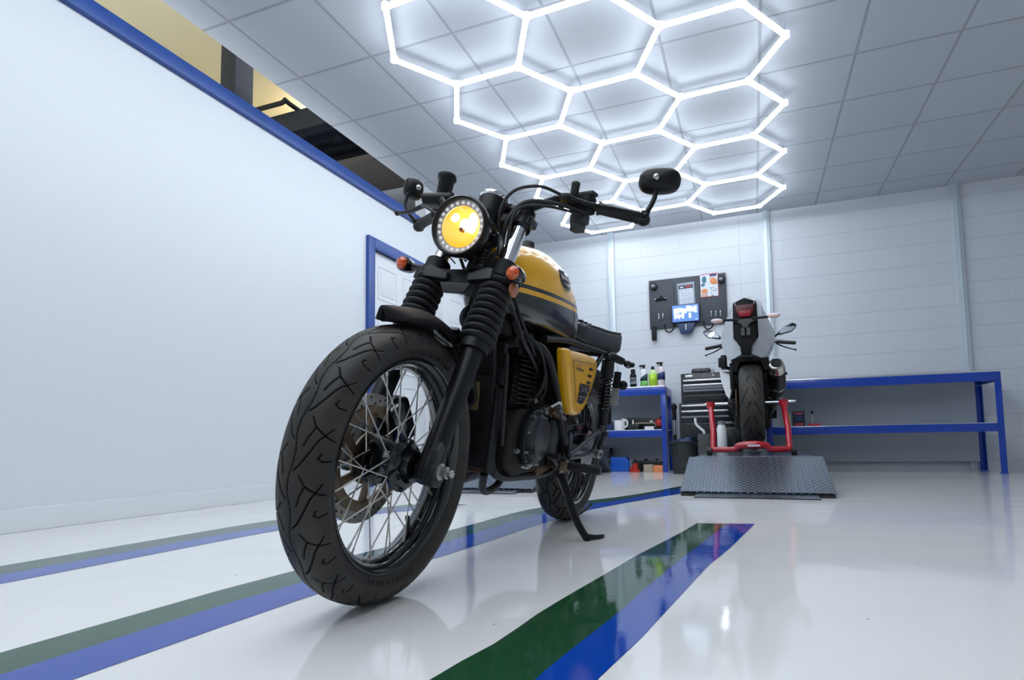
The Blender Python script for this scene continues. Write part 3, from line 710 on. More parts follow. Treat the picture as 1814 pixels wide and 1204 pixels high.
# ================================================================== MOTORCYCLE LIFTS
def tread_plate():
    m = bpy.data.materials.new('tread_plate'); m.use_nodes = True; nt = m.node_tree; p = nt.nodes['Principled BSDF']
    p.inputs['Metallic'].default_value = .9; p.inputs['Roughness'].default_value = .24; p.inputs['Base Color'].default_value = (.20, .23, .28, 1)
    tc = nt.nodes.new('ShaderNodeTexCoord')
    def bars(rot, off):
        mp = nt.nodes.new('ShaderNodeMapping'); mp.inputs['Scale'].default_value = (1/.042, 1/.042, 0); mp.inputs['Location'].default_value = off
        nt.links.new(tc.outputs['Object'], mp.inputs['Vector'])
        fr = nt.nodes.new('ShaderNodeVectorMath'); fr.operation = 'FRACTION'; nt.links.new(mp.outputs[0], fr.inputs[0])
        sb = nt.nodes.new('ShaderNodeVectorMath'); sb.operation = 'SUBTRACT'; sb.inputs[1].default_value = (.5, .5, 0); nt.links.new(fr.outputs[0], sb.inputs[0])
        mr = nt.nodes.new('ShaderNodeMapping'); mr.inputs['Rotation'].default_value = (0, 0, rot); nt.links.new(sb.outputs[0], mr.inputs['Vector'])
        ms = nt.nodes.new('ShaderNodeVectorMath'); ms.operation = 'MULTIPLY'; ms.inputs[1].default_value = (2.4, 8.5, 0); nt.links.new(mr.outputs[0], ms.inputs[0])
        ln = nt.nodes.new('ShaderNodeVectorMath'); ln.operation = 'LENGTH'; nt.links.new(ms.outputs[0], ln.inputs[0])
        mp2 = nt.nodes.new('ShaderNodeMapRange'); mp2.inputs[1].default_value = 1.; mp2.inputs[2].default_value = .5; nt.links.new(ln.outputs['Value'], mp2.inputs[0]); return mp2
    a = bars(.7, (0, 0, 0)); c = bars(-.7, (.5, .5, 0))
    mx = nt.nodes.new('ShaderNodeMath'); mx.operation = 'MAXIMUM'; nt.links.new(a.outputs[0], mx.inputs[0]); nt.links.new(c.outputs[0], mx.inputs[1])
    b = nt.nodes.new('ShaderNodeBump'); b.inputs['Strength'].default_value = 1; b.inputs['Distance'].default_value = .008
    cm = nt.nodes.new('ShaderNodeMix'); cm.data_type = 'RGBA'; cm.inputs[6].default_value = (.15, .18, .22, 1); cm.inputs[7].default_value = (.50, .54, .60, 1); nt.links.new(mx.outputs[0], cm.inputs[0]); nt.links.new(cm.outputs[2], p.inputs['Base Color'])
    nt.links.new(mx.outputs[0], b.inputs['Height']); nt.links.new(b.outputs[0], p.inputs['Normal']); MATS['tread_plate'] = m
tread_plate()
def lift(x0, x1, label):
    xc = (x0+x1)/2; W = (x1-x0); t = thing('motorcycle_lift', label, 'lift', (xc, 3.8, 0))
    b = B(); b.prism([(-W/2, .0, .030), (-W/2, .62, .222), (-W/2, .62, .205), (-W/2, .01, .018)], (W, 0, 0)); b.done('ramp', 'tread_plate', t, smooth=False)
    b = B(); b.prism([(-W*.39, -.11, .006), (-W*.39, .02, .020), (-W*.39, .03, .010), (-W*.39, -.11, .001)], (W*.78, 0, 0)); b.done('ramp_lip', 'tread_plate', t, smooth=False)
    b = B(); b.box((0, -.113, .003), (W*.79, .008, .006)); b.box((0, .012, .009), (W*.99, .02, .018)); b.done('rubber_edge', 'rubber', t)
    b = B(); b.box((0, .62+.85, .214), (W*.9, 1.7, .02), .002); b.done('platform', 'tread_plate', t, smooth=False)
    b = B()
    for sx in (-1, 1): b.box((sx*W*.42, .62+.85, .17), (.04, 1.66, .065), .004); b.box((sx*W*.40, .62+.85, .03), (.04, 1.5, .06), .004)
    b.box((0, .75, .03), (W*.8, .06, .06), .004); b.box((0, 2.2, .03), (W*.8, .06, .06), .004); b.done('lift_frame', 'grey_dark', t)
    b = B(); b.prism([(-W*.45, 2.32, .204), (-W*.45, 2.32, .222), (-W*.45, 2.62, .012), (-W*.45, 2.60, .0)], (W*.9, 0, 0)); b.done('far_ramp', 'tread_plate', t, smooth=False)
    return t
lift(-.44, .43, 'tread plate motorcycle lift under the white sports motorcycle')
lift(-2.28, -1.425, 'empty tread plate motorcycle lift behind the yellow motorcycle')

# ================================================================== SPORTS MOTORCYCLE (seen from behind)
SY = 4.75
sm = thing('sports_motorcycle', 'white sports motorcycle with red tail light held up by a red stand', 'motorcycle', (0, SY, .224))
Z0 = .224
def Z(z): return z-Z0
def tyre_mesh(R, hw, bead, N, Mn, pitch_n, depth, centre_groove=True, chevron=False):
    """tyre with cut grooves; axis = local Y, centre at the origin"""
    prof = [(-hw*.56, bead), (-hw*.80, bead+.012), (-hw*1.0, bead+(R-bead)*.42), (-hw*.93, bead+(R-bead)*.66), (-hw*.72, R-(R-bead)*.15), (-hw*.40, R-(R-bead)*.035), (0, R)]
    prof = prof+[(-v, r) for v, r in prof[-2::-1]]
    P = [Vector((v, r, 0)) for v, r in prof]; Q, _ = spline(P, [0]*len(P), 12)
    q = np.array([(p.x, p.y) for p in Q]); d = np.r_[0, np.cumsum(np.hypot(*np.diff(q, axis=0).T))]
    t = np.linspace(0, d[-1], Mn); v = np.interp(t, d, q[:, 0]); r = np.interp(t, d, q[:, 1]); arc = t-d[-1]/2
    th = np.arange(N)*2*np.pi/N; pitch = 2*np.pi*R/pitch_n
    X, A = np.meshgrid(th*R, arc, indexing='ij'); dep = np.zeros_like(X)
    segs = []
    k = pitch/.122
    g1 = [(0, .006), (.012, .016), (.036, .028), (.066, .040), (.098, .060)]; g2 = [(.112, .018), (.092, .030), (.078, .050), (.072, .068)]; g3 = [(.040, .050), (.030, .046), (.024, .054), (.028, .070)]; g4 = [(.050, .016), (.072, .022), (.092, .030)]
    if chevron: gs = [[(0, .012), (.03, .03), (.075, .055), (.095, .08)], [(.06, .006), (.09, .02)]]
    else: gs = [g1, g2, g3, g4]
    sc = (hw/.055)
    for side in (1, -1):
        for g in gs:
            pts = [(x*k+(pitch/2 if side < 0 else 0), y*sc*side) for x, y in g]
            segs += list(zip(pts, pts[1:]))
    Xm = np.mod(X, pitch)
    best = np.full_like(X, 9.)
    for (x0, y0), (x1, y1) in segs:
        for sh in (-pitch, 0, pitch):
            ax, bx = x0+sh, x1+sh; L2 = (bx-ax)**2+(y1-y0)**2
            tt = np.clip(((Xm-ax)*(bx-ax)+(A-y0)*(y1-y0))/L2, 0, 1)
            best = np.minimum(best, np.hypot(Xm-(ax+tt*(bx-ax)), A-(y0+tt*(y1-y0))))
    if centre_groove: best = np.minimum(best, np.abs(A-.004*sc*np.sin(2*np.pi*X/pitch))*1.1)
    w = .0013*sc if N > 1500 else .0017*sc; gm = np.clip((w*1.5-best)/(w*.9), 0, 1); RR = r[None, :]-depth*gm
    V = np.stack([RR*np.cos(th)[:, None], np.broadcast_to(v[None, :], RR.shape), RR*np.sin(th)[:, None]], -1).reshape(-1, 3)
    i = np.arange(N)[:, None]; j = np.arange(Mn-1)[None, :]; a = i*Mn+j; b_ = ((i+1) % N)*Mn+j
    F = np.stack([a, b_, b_+1, a+1], -1).reshape(-1, 4)
    me = bpy.data.meshes.new('tyre'); me.vertices.add(len(V)); me.vertices.foreach_set('co', V.ravel())
    me.loops.add(F.size); me.loops.foreach_set('vertex_index', F.ravel()); me.polygons.add(len(F)); me.polygons.foreach_set('loop_start', np.arange(0, F.size, 4)); me.polygons.foreach_set('loop_total', np.full(len(F), 4))
    me.update(); me.validate(); me.polygons.foreach_set('use_smooth', [True]*len(me.polygons))
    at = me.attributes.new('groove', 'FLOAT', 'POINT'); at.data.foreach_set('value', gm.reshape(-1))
    me.materials.append(MATS['tyre_rubber']); return me
def tyre_rubber():
    m = bpy.data.materials.new('tyre_rubber'); m.use_nodes = True; nt = m.node_tree; p = nt.nodes['Principled BSDF']; p.inputs['Roughness'].default_value = .5
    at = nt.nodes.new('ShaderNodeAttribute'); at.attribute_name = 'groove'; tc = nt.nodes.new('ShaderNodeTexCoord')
    n = nt.nodes.new('ShaderNodeTexNoise'); n.inputs['Scale'].default_value = 9; n.inputs['Detail'].default_value = 6; nt.links.new(tc.outputs['Object'], n.inputs['Vector'])
    r = nt.nodes.new('ShaderNodeMapRange'); r.inputs[1].default_value = .35; r.inputs[2].default_value = .75; nt.links.new(n.outputs[0], r.inputs[0])
    mx = nt.nodes.new('ShaderNodeMix'); mx.data_type = 'RGBA'; mx.inputs[6].default_value = (.027, .027, .027, 1); mx.inputs[7].default_value = (.052, .043, .033, 1); nt.links.new(r.outputs[0], mx.inputs[0])
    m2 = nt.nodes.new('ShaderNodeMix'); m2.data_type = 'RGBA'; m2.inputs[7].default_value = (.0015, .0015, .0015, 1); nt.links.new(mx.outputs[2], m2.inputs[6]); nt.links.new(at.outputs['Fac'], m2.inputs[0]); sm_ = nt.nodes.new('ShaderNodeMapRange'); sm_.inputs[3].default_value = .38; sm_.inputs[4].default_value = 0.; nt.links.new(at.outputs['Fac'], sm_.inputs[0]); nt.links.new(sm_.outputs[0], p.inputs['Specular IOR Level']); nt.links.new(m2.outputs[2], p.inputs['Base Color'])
    n2 = nt.nodes.new('ShaderNodeTexNoise'); n2.inputs['Scale'].default_value = 300; nt.links.new(tc.outputs['Object'], n2.inputs['Vector'])
    b = nt.nodes.new('ShaderNodeBump'); b.inputs['Strength'].default_value = .15; b.inputs['Distance'].default_value = .002; nt.links.new(n2.outputs[0], b.inputs['Height']); nt.links.new(b.outputs[0], p.inputs['Normal']); MATS['tyre_rubber'] = m
tyre_rubber()
def put(me, name, loc, rotz, parent):
    o = bpy.data.objects.new(name, me); COL.objects.link(o); o.parent = parent; o.location = loc; o.rotation_euler = (0, 0, rotz); return o
wz = Z(.622)
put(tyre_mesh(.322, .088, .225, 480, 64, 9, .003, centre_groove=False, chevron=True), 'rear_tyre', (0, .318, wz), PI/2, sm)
B().lathe([(-.07, .225), (-.06, .205), (-.02, .19), (.02, .19), (.06, .205), (.07, .225)], (0, .318, wz), (1, 0, 0), 40).done('rear_rim', 'gloss_black', sm)
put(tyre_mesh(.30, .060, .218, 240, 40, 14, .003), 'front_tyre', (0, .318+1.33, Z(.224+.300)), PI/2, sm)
B().lathe([(-.045, .218), (-.04, .2), (-.02, .19), (.02, .19), (.04, .2), (.045, .218)], (0, 1.648, Z(.524)), (1, 0, 0), 32).done('front_rim', 'gloss_black', sm)
b = B()
for sx in (-1, 1): b.tube([(sx*.115, 1.64, Z(.52)), (sx*.115, 1.50, Z(.95)), (sx*.115, 1.40, Z(1.2))], [.03, .03, .025], n=14, sm=3)
b.done('fork', 'satin_black', sm)
# tail fairing: lofted body with a V-shaped under-tray
def mirrored(pts): return pts
tail_sec = [  # y, list of half outline (x,z) from top centre to bottom centre
    (.10, [(0, 1.447), (.055, 1.438), (.088, 1.415), (.095, 1.37), (.100, 1.32), (.10, 1.27), (.07, 1.24), (0, 1.235)]),
    (.22, [(0, 1.435), (.06, 1.43), (.10, 1.405), (.13, 1.33), (.155, 1.25), (.16, 1.17), (.10, 1.12), (0, 1.10)]),
    (.34, [(0, 1.40), (.08, 1.395), (.12, 1.37), (.165, 1.28), (.196, 1.20), (.190, 1.10), (.13, 1.01), (0, 1.0)]),
    (.60, [(0, 1.26), (.09, 1.26), (.13, 1.24), (.17, 1.20), (.185, 1.15), (.17, 1.06), (.12, .98), (0, .97)]),
    (.80, [(0, 1.15), (.09, 1.15), (.12, 1.14), (.15, 1.11), (.16, 1.06), (.15, 1.0), (.10, .95), (0, .94)])]
rings = []
for y, hf in tail_sec:
    pts = [(-x, y, Z(z)) for x, z in hf][::-1][:-1]+[(x, y, Z(z)) for x, z in hf][:-1]
    rings.append(pts)
b = B(); b.loft(rings); tf = b.done('tail_fairing', 'pearl_white', sm, ang=35)
XO = -.022
def sidepanel(s):
    b = B(); o = [(s*.063+XO*0, .09, 1.405), (s*.085, .095, 1.40), (s*.150, .20, 1.29), (s*.195, .33, 1.185), (s*.190, .335, 1.11), (s*.150, .30, 1.0), (s*.125, .27, .975), (s*.040, .20, 1.01), (s*.042, .19, 1.075), (s*.092, .15, 1.125), (s*.092, .11, 1.27)]
    b.prism([(x+XO, y-.02, Z(z)) for x, y, z in o], (0, .03, 0), .006); b.done('rear_panel', 'pearl_white', sm)
sidepanel(1); sidepanel(-1)
b = B(); b.prism([(x+XO, .075, Z(z)) for x, z in ((-.085, 1.405), (0, 1.44), (.085, 1.405), (.090, 1.27), (.092, 1.13), (.036, 1.075), (.034, 1.0), (-.034, 1.0), (-.036, 1.075), (-.092, 1.13), (-.090, 1.27))], (0, .06, 0), .006); ct = b.done('tail_centre', 'deep_black', sm)
b = B(); b.prism([(x+XO, .062, Z(z)) for x, z in ((-.072, 1.385), (.072, 1.385), (.068, 1.325), (.035, 1.285), (-.035, 1.285), (-.068, 1.325))], (0, .03, 0), .008); tl = b.done('tail_light', 'red_lens', sm)
b = B(); b.prism([(x+XO, .055, Z(z)) for x, z in ((-.050, 1.335), (.050, 1.335), (.038, 1.288), (-.038, 1.288))], (0, .02, 0), .005); b.done('light_lens', 'red_lens_bright', tl)
b = B(); b.prism([(x+XO, .05, Z(z)) for x, z in ((-.10, 1.268), (.10, 1.268), (.075, 1.25), (.03, 1.235), (.02, 1.20), (-.02, 1.20), (-.03, 1.235), (-.075, 1.25))], (0, .03, 0), .004); b.box((XO-.02, .06, Z(1.17)), (.025, .02, .06)); b.box((XO+.02, .06, Z(1.17)), (.025, .02, .06)); b.done('plate_bracket', 'grey_dark', sm)
for s in (-1, 1):
    b = B(); b.cyl((XO+s*.05, .045, Z(1.265)), (XO+s*.165, .035, Z(1.267)), .010); b.done('indicator_stalk', 'matt_black', sm)
    b = B(); b.ball((XO+s*.205, .03, Z(1.268+s*.004)), .04, (1.15, .5, .48)); i_ = b.done('turn_signal', 'amber_clear', sm)
    b = B(); b.ball((XO+s*.217, .02, Z(1.272+s*.004)), .03, (1.15, .45, .42)); b.done('signal_lens', 'pink_plastic', i_)
    # handlebars, levers, mirrors
    b = B(); b.cyl((s*.12, 1.30, Z(1.27)), (s*.255, 1.25, Z(1.252)), .012); b.cyl((s*.245, 1.25, Z(1.255)), (s*.385, 1.215, Z(1.228)), .018, .017); b.ball((s*.39, 1.213, Z(1.227)), .018); b.done('handlebar_grip', 'rubber', sm)
    b = B(); b.tube([(s*.24, 1.30, Z(1.245)), (s*.32, 1.31, Z(1.205)), (s*.40, 1.30, Z(1.175))], [.007, .006, .005], sm=4); b.ball((s*.405, 1.30, Z(1.173)), .010); b.done('brake_lever', 'matt_black', sm)
    b = B(); b.tube([(s*.16, 1.42, Z(1.29)), (s*.24, 1.40, Z(1.335)), (s*.275, 1.38, Z(1.36))], [.016, .010, .009], sm=4); b.done('mirror_stem', 'matt_black', sm)
    zz = 1.388 if s < 0 else 1.398
    o = [(s*.262, 1.335), (s*.30, 1.335+.005), (s*.385, 1.36), (s*.425, 1.40), (s*.430, 1.425), (s*.395, 1.448), (s*.33, 1.42), (s*.275, 1.375)]
    b = B(); b.prism([(x, 1.36, Z(z)) for x, z in o], (0, .05, 0), .010); mr = b.done('mirror', 'gloss_black', sm)
    cx = sum(x for x, z in o)/8; cz = sum(z for x, z in o)/8
    b = B(); b.prism([(cx+(x-cx)*.86, 1.352+(z-cz)*.30, Z(cz+(z-cz)*.82)) for x, z in o], (0, .004, 0)); b.done('mirror_glass', 'mirror_glass', mr)
# dark centre under the tail: inner fender, subframe, engine
b = B(); b.loft([[(x*k, y, Z(z)) for x, z in ((-.14, .985), (.14, .985), (.135, .90), (.105, .88), (.08, .96), (-.08, .96), (-.105, .88), (-.135, .90))] for y, k in ((.24, 1), (.6, 1))]); b.done('inner_fender', 'deep_black', sm)
b = B(); b.box((0, .95, Z(.68)), (.30, .50, .52), .05); b.box((0, 1.1, Z(1.0)), (.24, .7, .2), .04); b.cyl((-.2, .95, Z(.62)), (.2, .95, Z(.62)), .10); b.done('engine', 'engine_black', sm)
b = B(); b.ball((0, 1.0, Z(1.16)), .18, (.95, 1.6, .75)); b.done('fuel_tank', 'pearl_white', sm)
b = B(); b.tube([(-.13, .318, Z(.638)), (-.135, .55, Z(.655)), (-.12, .85, Z(.68))], [.028, .034, .04], n=12, sm=4); b.tube([(.13, .318, Z(.638)), (.135, .55, Z(.655)), (.12, .85, Z(.68))], [.028, .034, .04], n=12, sm=4); b.cyl((-.17, .318, Z(.638)), (.17, .318, Z(.638)), .014); b.box((-.145, .36, Z(.62)), (.02, .12, .1), .01); b.done('swingarm', 'engine_black', sm)
b = B(); b.lathe([(-.006, .085), (-.002, .10), (.002, .10), (.006, .085)], (-.115, .318, Z(.638)), (1, 0, 0), 42); b.done('sprocket', 'rust_steel', sm)
b = B()
for a in range(0, 46):
    y0 = .318-.102+.013*a
    if y0 < .78: b.box((-.118, y0+.10, Z(.742-.04*(a/46))), (.014, .009, .012)); b.box((-.118, y0+.10, Z(.535+.04*(a/46))), (.014, .009, .012))
b.done('chain', 'rust_steel', sm)
# silencer on the right
p0 = Vector((.185, .12, Z(.915))); p1 = Vector((.205, .62, Z(.66))); dd = (p1-p0).normalized()
b = B(); b.m('silver_can'); b.lathe([(-.01, .036), (0, .052), (.05, .066), (.075, .068)], p0, dd, 32); b.m('matt_black'); b.lathe([(-.012, .010), (-.02, .036), (-.005, .040), (.01, .034)], p0, dd, 28)
b.done('silencer_tip', None, sm)
b = B(); b.lathe([(.07, .066), (.36, .066), (.40, .05)], p0, dd, 32); b.m('satin_black'); b.done('silencer', 'gloss_black', sm)
b = B(); b.lathe([(.300, .068), (.318, .068)], p0, dd, 32); b.tube([p1-dd*.12, p1, (.16, .75, Z(.60)), (.10, .95, Z(.52))], [.045, .03, .026, .025], n=12, sm=4); b.done('silencer_clamp', 'steel', sm)
b = B(); b.prism([(.16, .70, Z(.75)), (.20, .70, Z(.76)), (.21, .70, Z(.70)), (.15, .70, Z(.55)), (.12, .70, Z(.45))], (-.02, .25, 0), .006); b.done('belly_panel', 'matt_black', sm)
b = B(); b.prism([(-.17, .55, Z(.90)), (-.25, .58, Z(.93)), (-.245, .60, Z(.86)), (-.205, .58, Z(.72)), (-.175, .56, Z(.68)), (-.155, .55, Z(.78))], (.02, .30, 0), .006); b.done('side_fairing', 'white_paint', sm)
b = B(); b.box((-.21, .55, Z(1.0)), (.05, .10, .12), .012); b.box((-.245, .55, Z(1.0)), (.02, .05, .08), .006); b.cyl((-.20, .55, Z(.96)), (-.15, .6, Z(.94)), .014); b.done('passenger_peg', 'satin_black', sm)
b = B(); b.cyl((.2, .62, Z(.87)), (.285, .60, Z(.885)), .012); b.done('rider_peg', 'matt_black', sm)
b = B(); b.box((.0, .40, Z(.955)), (.30, .05, .03), .01); b.box((-.145, .45, Z(.86)), (.03, .2, .22), .01); b.box((.145, .45, Z(.86)), (.03, .2, .22), .01); b.done('subframe', 'matt_black', sm)

# red paddock stand
st = thing('paddock_stand', 'red tubular stand lifting the rear wheel of the white motorcycle', 'stand', (0, 4.62, .224))
z0 = .224
b = B(); b.tube([(-.285, .02, .045), (-.14, .0, .045), (-.10, -.005, .07), (0, -.01, .078), (.085, -.005, .07), (.115, 0, .045), (.245, .02, .045)], [.021, .021, .026, .03, .026, .021, .021], n=16, sm=6); b.done('cross_bar', 'red_stand', st)
for s, x, xt in ((-1, -.285, -.310), (1, .241, .228)):
    b = B(); b.tube([(x, .02, .045), (x, .10, .18), (xt, .32, .385)], .021, n=16, sm=1); b.cyl((xt, .32, .37), (xt, .32, .42), .033, .035, n=20); b.done('upright', 'red_stand', st)
    b = B(); b.cyl((xt+s*.012, .32, .402), (xt-s*.13, .32, .402), .010); b.cyl((xt+s*.03, .32, .402), (xt+s*(.04 if s < 0 else .085), .32, .402), .011); b.done('lifting_pin', 'alu', st)
    b = B(); b.cyl((x+s*.01, .035, .032), (x+s*.045, .035, .032), .031, n=24); b.done('wheel', 'rubber', st)
b = B(); b.box((.0, -.038, .072), (.085, .004, .012), .002); b.done('label', 'paper', st)
# ================================================================== YELLOW MOTORCYCLE (leaning on its side stand)
LEAN = math.radians(9.2)
bk = thing('motorcycle', 'yellow and black motorcycle with lit headlight leaning on its side stand', 'motorcycle', (-.82, 2.575, .001), (-LEAN, 0, -PI/2))
# local axes: x forward from the rear axle, y to the rider's left, z up
AX = 1.43; RW = .312
def frontwheel():
    c = Vector((AX, 0, RW))
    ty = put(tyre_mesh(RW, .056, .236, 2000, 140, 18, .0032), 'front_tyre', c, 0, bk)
    # raised sidewall lettering band
    b = B(); rnd = random.Random(2)
    for sgn in (1, -1):
        for a0 in (78, 255):
            for k_ in range(10):
                a = math.radians(a0+k_*4.2); rr = .256; R_ = Matrix.Rotation(-(a-PI/2), 3, 'Y')
                b.box((rr*math.cos(a), sgn*.0525, rr*math.sin(a)), (.003, .0022, .017), .0006, R=R_)
                if k_ % 2: b.box(((rr+.006)*math.cos(a-.02), sgn*.0525, (rr+.006)*math.sin(a-.02)), (.010, .0022, .003), .0005, R=R_)
                if k_ % 3 == 0: b.box(((rr-.006)*math.cos(a-.02), sgn*.0525, (rr-.006)*math.sin(a-.02)), (.010, .0022, .003), .0005, R=R_)
    b.done('sidewall_lettering', 'rubber', ty)
    b = B(); b.lathe([(-.040, .236), (-.041, .242), (-.036, .242), (-.034, .232), (-.026, .228), (-.016, .218), (-.006, .213), (.006, .213), (.016, .218), (.026, .228), (.034, .232), (.036, .242), (.041, .242), (.040, .236), (.032, .228), (.02, .222), (-.02, .222), (-.032, .228)], c, (0, 1, 0), 96, close=True)
    rim = b.done('front_rim', 'gloss_black', bk, ang=60)
    # laced spokes
    for k_ in range(36):
        side = 1 if k_ % 2 == 0 else -1; grp = (k_//2) % 2
        ar = 2*PI*(k_+.5)/36; ah = ar+(.62 if grp else -.62)
        hv = side*(.030 if grp else .034); hr_ = .052
        p0 = c+Vector((hr_*math.cos(ah), hv, hr_*math.sin(ah))); p1 = c+Vector((.216*math.cos(ar), side*.006, .216*math.sin(ar)))
        d = (p1-p0).normalized(); b = B(); b.cyl(p0, p1, .0017, n=8); b.cyl(p1-d*.016, p1+d*.001, .0030, n=8); b.done('spoke', 'spoke_steel', rim)
    a = math.radians(235); b = B(); b.cyl(c+Vector((.214*math.cos(a), 0, .214*math.sin(a))), c+Vector((.170*math.cos(a), .004, .170*math.sin(a))), .005, .004, n=12); b.cyl(c+Vector((.182*math.cos(a), .003, .182*math.sin(a))), c+Vector((.164*math.cos(a), .005, .164*math.sin(a))), .0058, n=12); b.done('valve_stem', 'rubber', rim)
    b = B(); b.lathe([(-.055, .030), (-.052, .045), (-.036, .058), (-.032, .058), (-.028, .040), (-.01, .030), (.01, .030), (.022, .042), (.028, .060), (.036, .061), (.040, .055), (.048, .050), (.052, .040), (.066, .036), (.070, .024)], c, (0, 1, 0), 44)
    hub = b.done('front_hub', 'gloss_black', bk, ang=30)
    for k_ in range(12):
        a = 2*PI*k_/12; b = B(); b.cyl(c+Vector((.054*math.cos(a), .036, .054*math.sin(a))), c+Vector((.054*math.cos(a), .040, .054*math.sin(a))), .0030, n=8); b.done('spoke_head', 'steel', hub)
    # brake disc on the right
    dc = c+Vector((0, -.066, 0)); b = B(); n = 96
    for (r_in, r_out, y, th) in ((.120, .150, 0, .004),):
        A = b.ring(dc+Vector((0, th/2, 0)), (0, 1, 0), r_out, n); Bq = b.ring(dc+Vector((0, th/2, 0)), (0, 1, 0), r_in, n); C_ = b.ring(dc-Vector((0, th/2, 0)), (0, 1, 0), r_in, n); D_ = b.ring(dc-Vector((0, th/2, 0)), (0, 1, 0), r_out, n)
        b.bridge(A, Bq); b.bridge(Bq, C_); b.bridge(C_, D_); b.bridge(D_, A)
    disc = b.done('brake_disc', 'disc_steel', bk)
    b = B()
    for k_ in range(48):
        a = 2*PI*k_/48; rr = .128+.007*(k_ % 3); b.cyl(dc+Vector((rr*math.cos(a), .0023, rr*math.sin(a))), dc+Vector((rr*math.cos(a), .0030, rr*math.sin(a))), .0028, n=8)
    b.done('disc_holes', 'matt_black', disc)
    # bronze carrier: outer ring, inner ring, curved arms
    b = B()
    for (ri, ro) in ((.098, .123), (.035, .060)):
        A = b.ring(dc+Vector((0, .005, 0)), (0, 1, 0), ro, 72); Bq = b.ring(dc+Vector((0, .005, 0)), (0, 1, 0), ri, 72); C_ = b.ring(dc+Vector((0, -.001, 0)), (0, 1, 0), ri, 72); D_ = b.ring(dc+Vector((0, -.001, 0)), (0, 1, 0), ro, 72)
        b.bridge(A, Bq); b.bridge(Bq, C_); b.bridge(C_, D_); b.bridge(D_, A)
    for k_ in range(6):
        a = 2*PI*k_/6+.3
        def pt(r, da): return dc+Vector((r*math.cos(a+da), -.001, r*math.sin(a+da)))
        b.prism([pt(.052, -.22), pt(.075, -.02), pt(.104, .10), pt(.108, .36), pt(.080, .30), pt(.052, .22)], (0, .006, 0), .001)
    b.done('disc_carrier', 'bronze', disc)
    # axle
    b = B(); b.cyl(c+Vector((0, -.15, 0)), c+Vector((0, .128, 0)), .009); b.done('axle', 'steel', bk)
    b = B(); b.cyl(c+Vector((0, .126, 0)), c+Vector((0, .131, 0)), .019, n=24); b.cyl(c+Vector((0, .131, 0)), c+Vector((0, .146, 0)), .0145, n=6); b.cyl(c+Vector((0, .146, 0)), c+Vector((0, .158, 0)), .009, n=16); b.ball(c+Vector((0, .158, 0)), .009, (1, .5, 1)); b.done('axle_nut', 'steel', bk, ang=25)
frontwheel()

# ------------------------------------------------------------------ fork
fd = Vector((-.436, 0, .900)).normalized()   # up along the fork
def fp(v, w): # point on the leg axis at height w
    base = Vector((1.440, v, .300)); return base+fd*((w-.300)/fd.z)
for s in (1, -1):
    v = .1*s
    b = B(); b.tube([fp(v, .285), fp(v, .31), fp(v, .40), fp(v, .575), fp(v, .60)], [.022, .0275, .0265, .0265, .030], n=28, sm=4); b.cyl(fp(v, .592), fp(v, .622), .036, .038, n=28)
    lo = b.done('fork_leg', 'satin_black', bk)
    c0 = Vector((AX, v+.016*s, .312))
    b = B(); b.prism([c0+Vector((.024, -.008, -.022)), c0+Vector((.016, -.008, .045)), c0+Vector((-.002, -.008, .066)), c0+Vector((-.018, -.008, .048)), c0+Vector((-.026, -.008, -.022)), c0+Vector((-.012, -.008, -.036)), c0+Vector((.012, -.008, -.036))], (0, .018, 0), .004)
    b.cyl(c0+Vector((0, -.012*s, 0)), c0+Vector((0, .010*s, 0)), .026, n=24); b.done('axle_clamp', 'bracket_grey' if s > 0 else 'satin_black', lo)
    # rubber gaiter
    prof = []; L = (fp(v, .785)-fp(v, .612)).length; nb = 9
    for i in range(nb*8+1):
        t_ = i/(nb*8); ph = t_*nb; env = .0475-.004*t_
        f = abs(math.sin(PI*ph)); prof.append((L*t_, env-.013+.013*f**.6))
    b = B(); b.lathe([(-.004, .036)]+prof+[(L+.004, .034)], fp(v, .612), fd, 40); b.done('gaiter', 'gaiter_rubber', bk, ang=50)
    b = B(); b.cyl(fp(v, .60), fp(v, 1.00), .0205, n=28); b.done('stanchion', 'chrome', bk)
# brake caliper behind the right leg
cc = Vector((AX-.105, -.072, .40)); R_ = Matrix.Rotation(math.radians(35), 3, 'Y')
b = B(); b.box(cc, (.075, .060, .115), .014, R=R_); b.cyl(cc+Vector((.0, -.03, .03)), cc+Vector((0, -.045, .03)), .02); b.cyl(cc+Vector((.01, -.03, -.025)), cc+Vector((.01, -.045, -.025)), .02); b.box(cc+Vector((.03, -.03, -.03)), (.05, .02, .14), .008, R=R_); b.done('brake_caliper', 'gloss_black', bk)
b = B(); b.tube([cc+Vector((0, -.03, .06)), (1.28, -.11, .55), (1.27, -.12, .68), (1.16, -.10, .86), (1.08, -.13, 1.0)], .0045, n=8); b.done('brake_hose', 'rubber', bk)
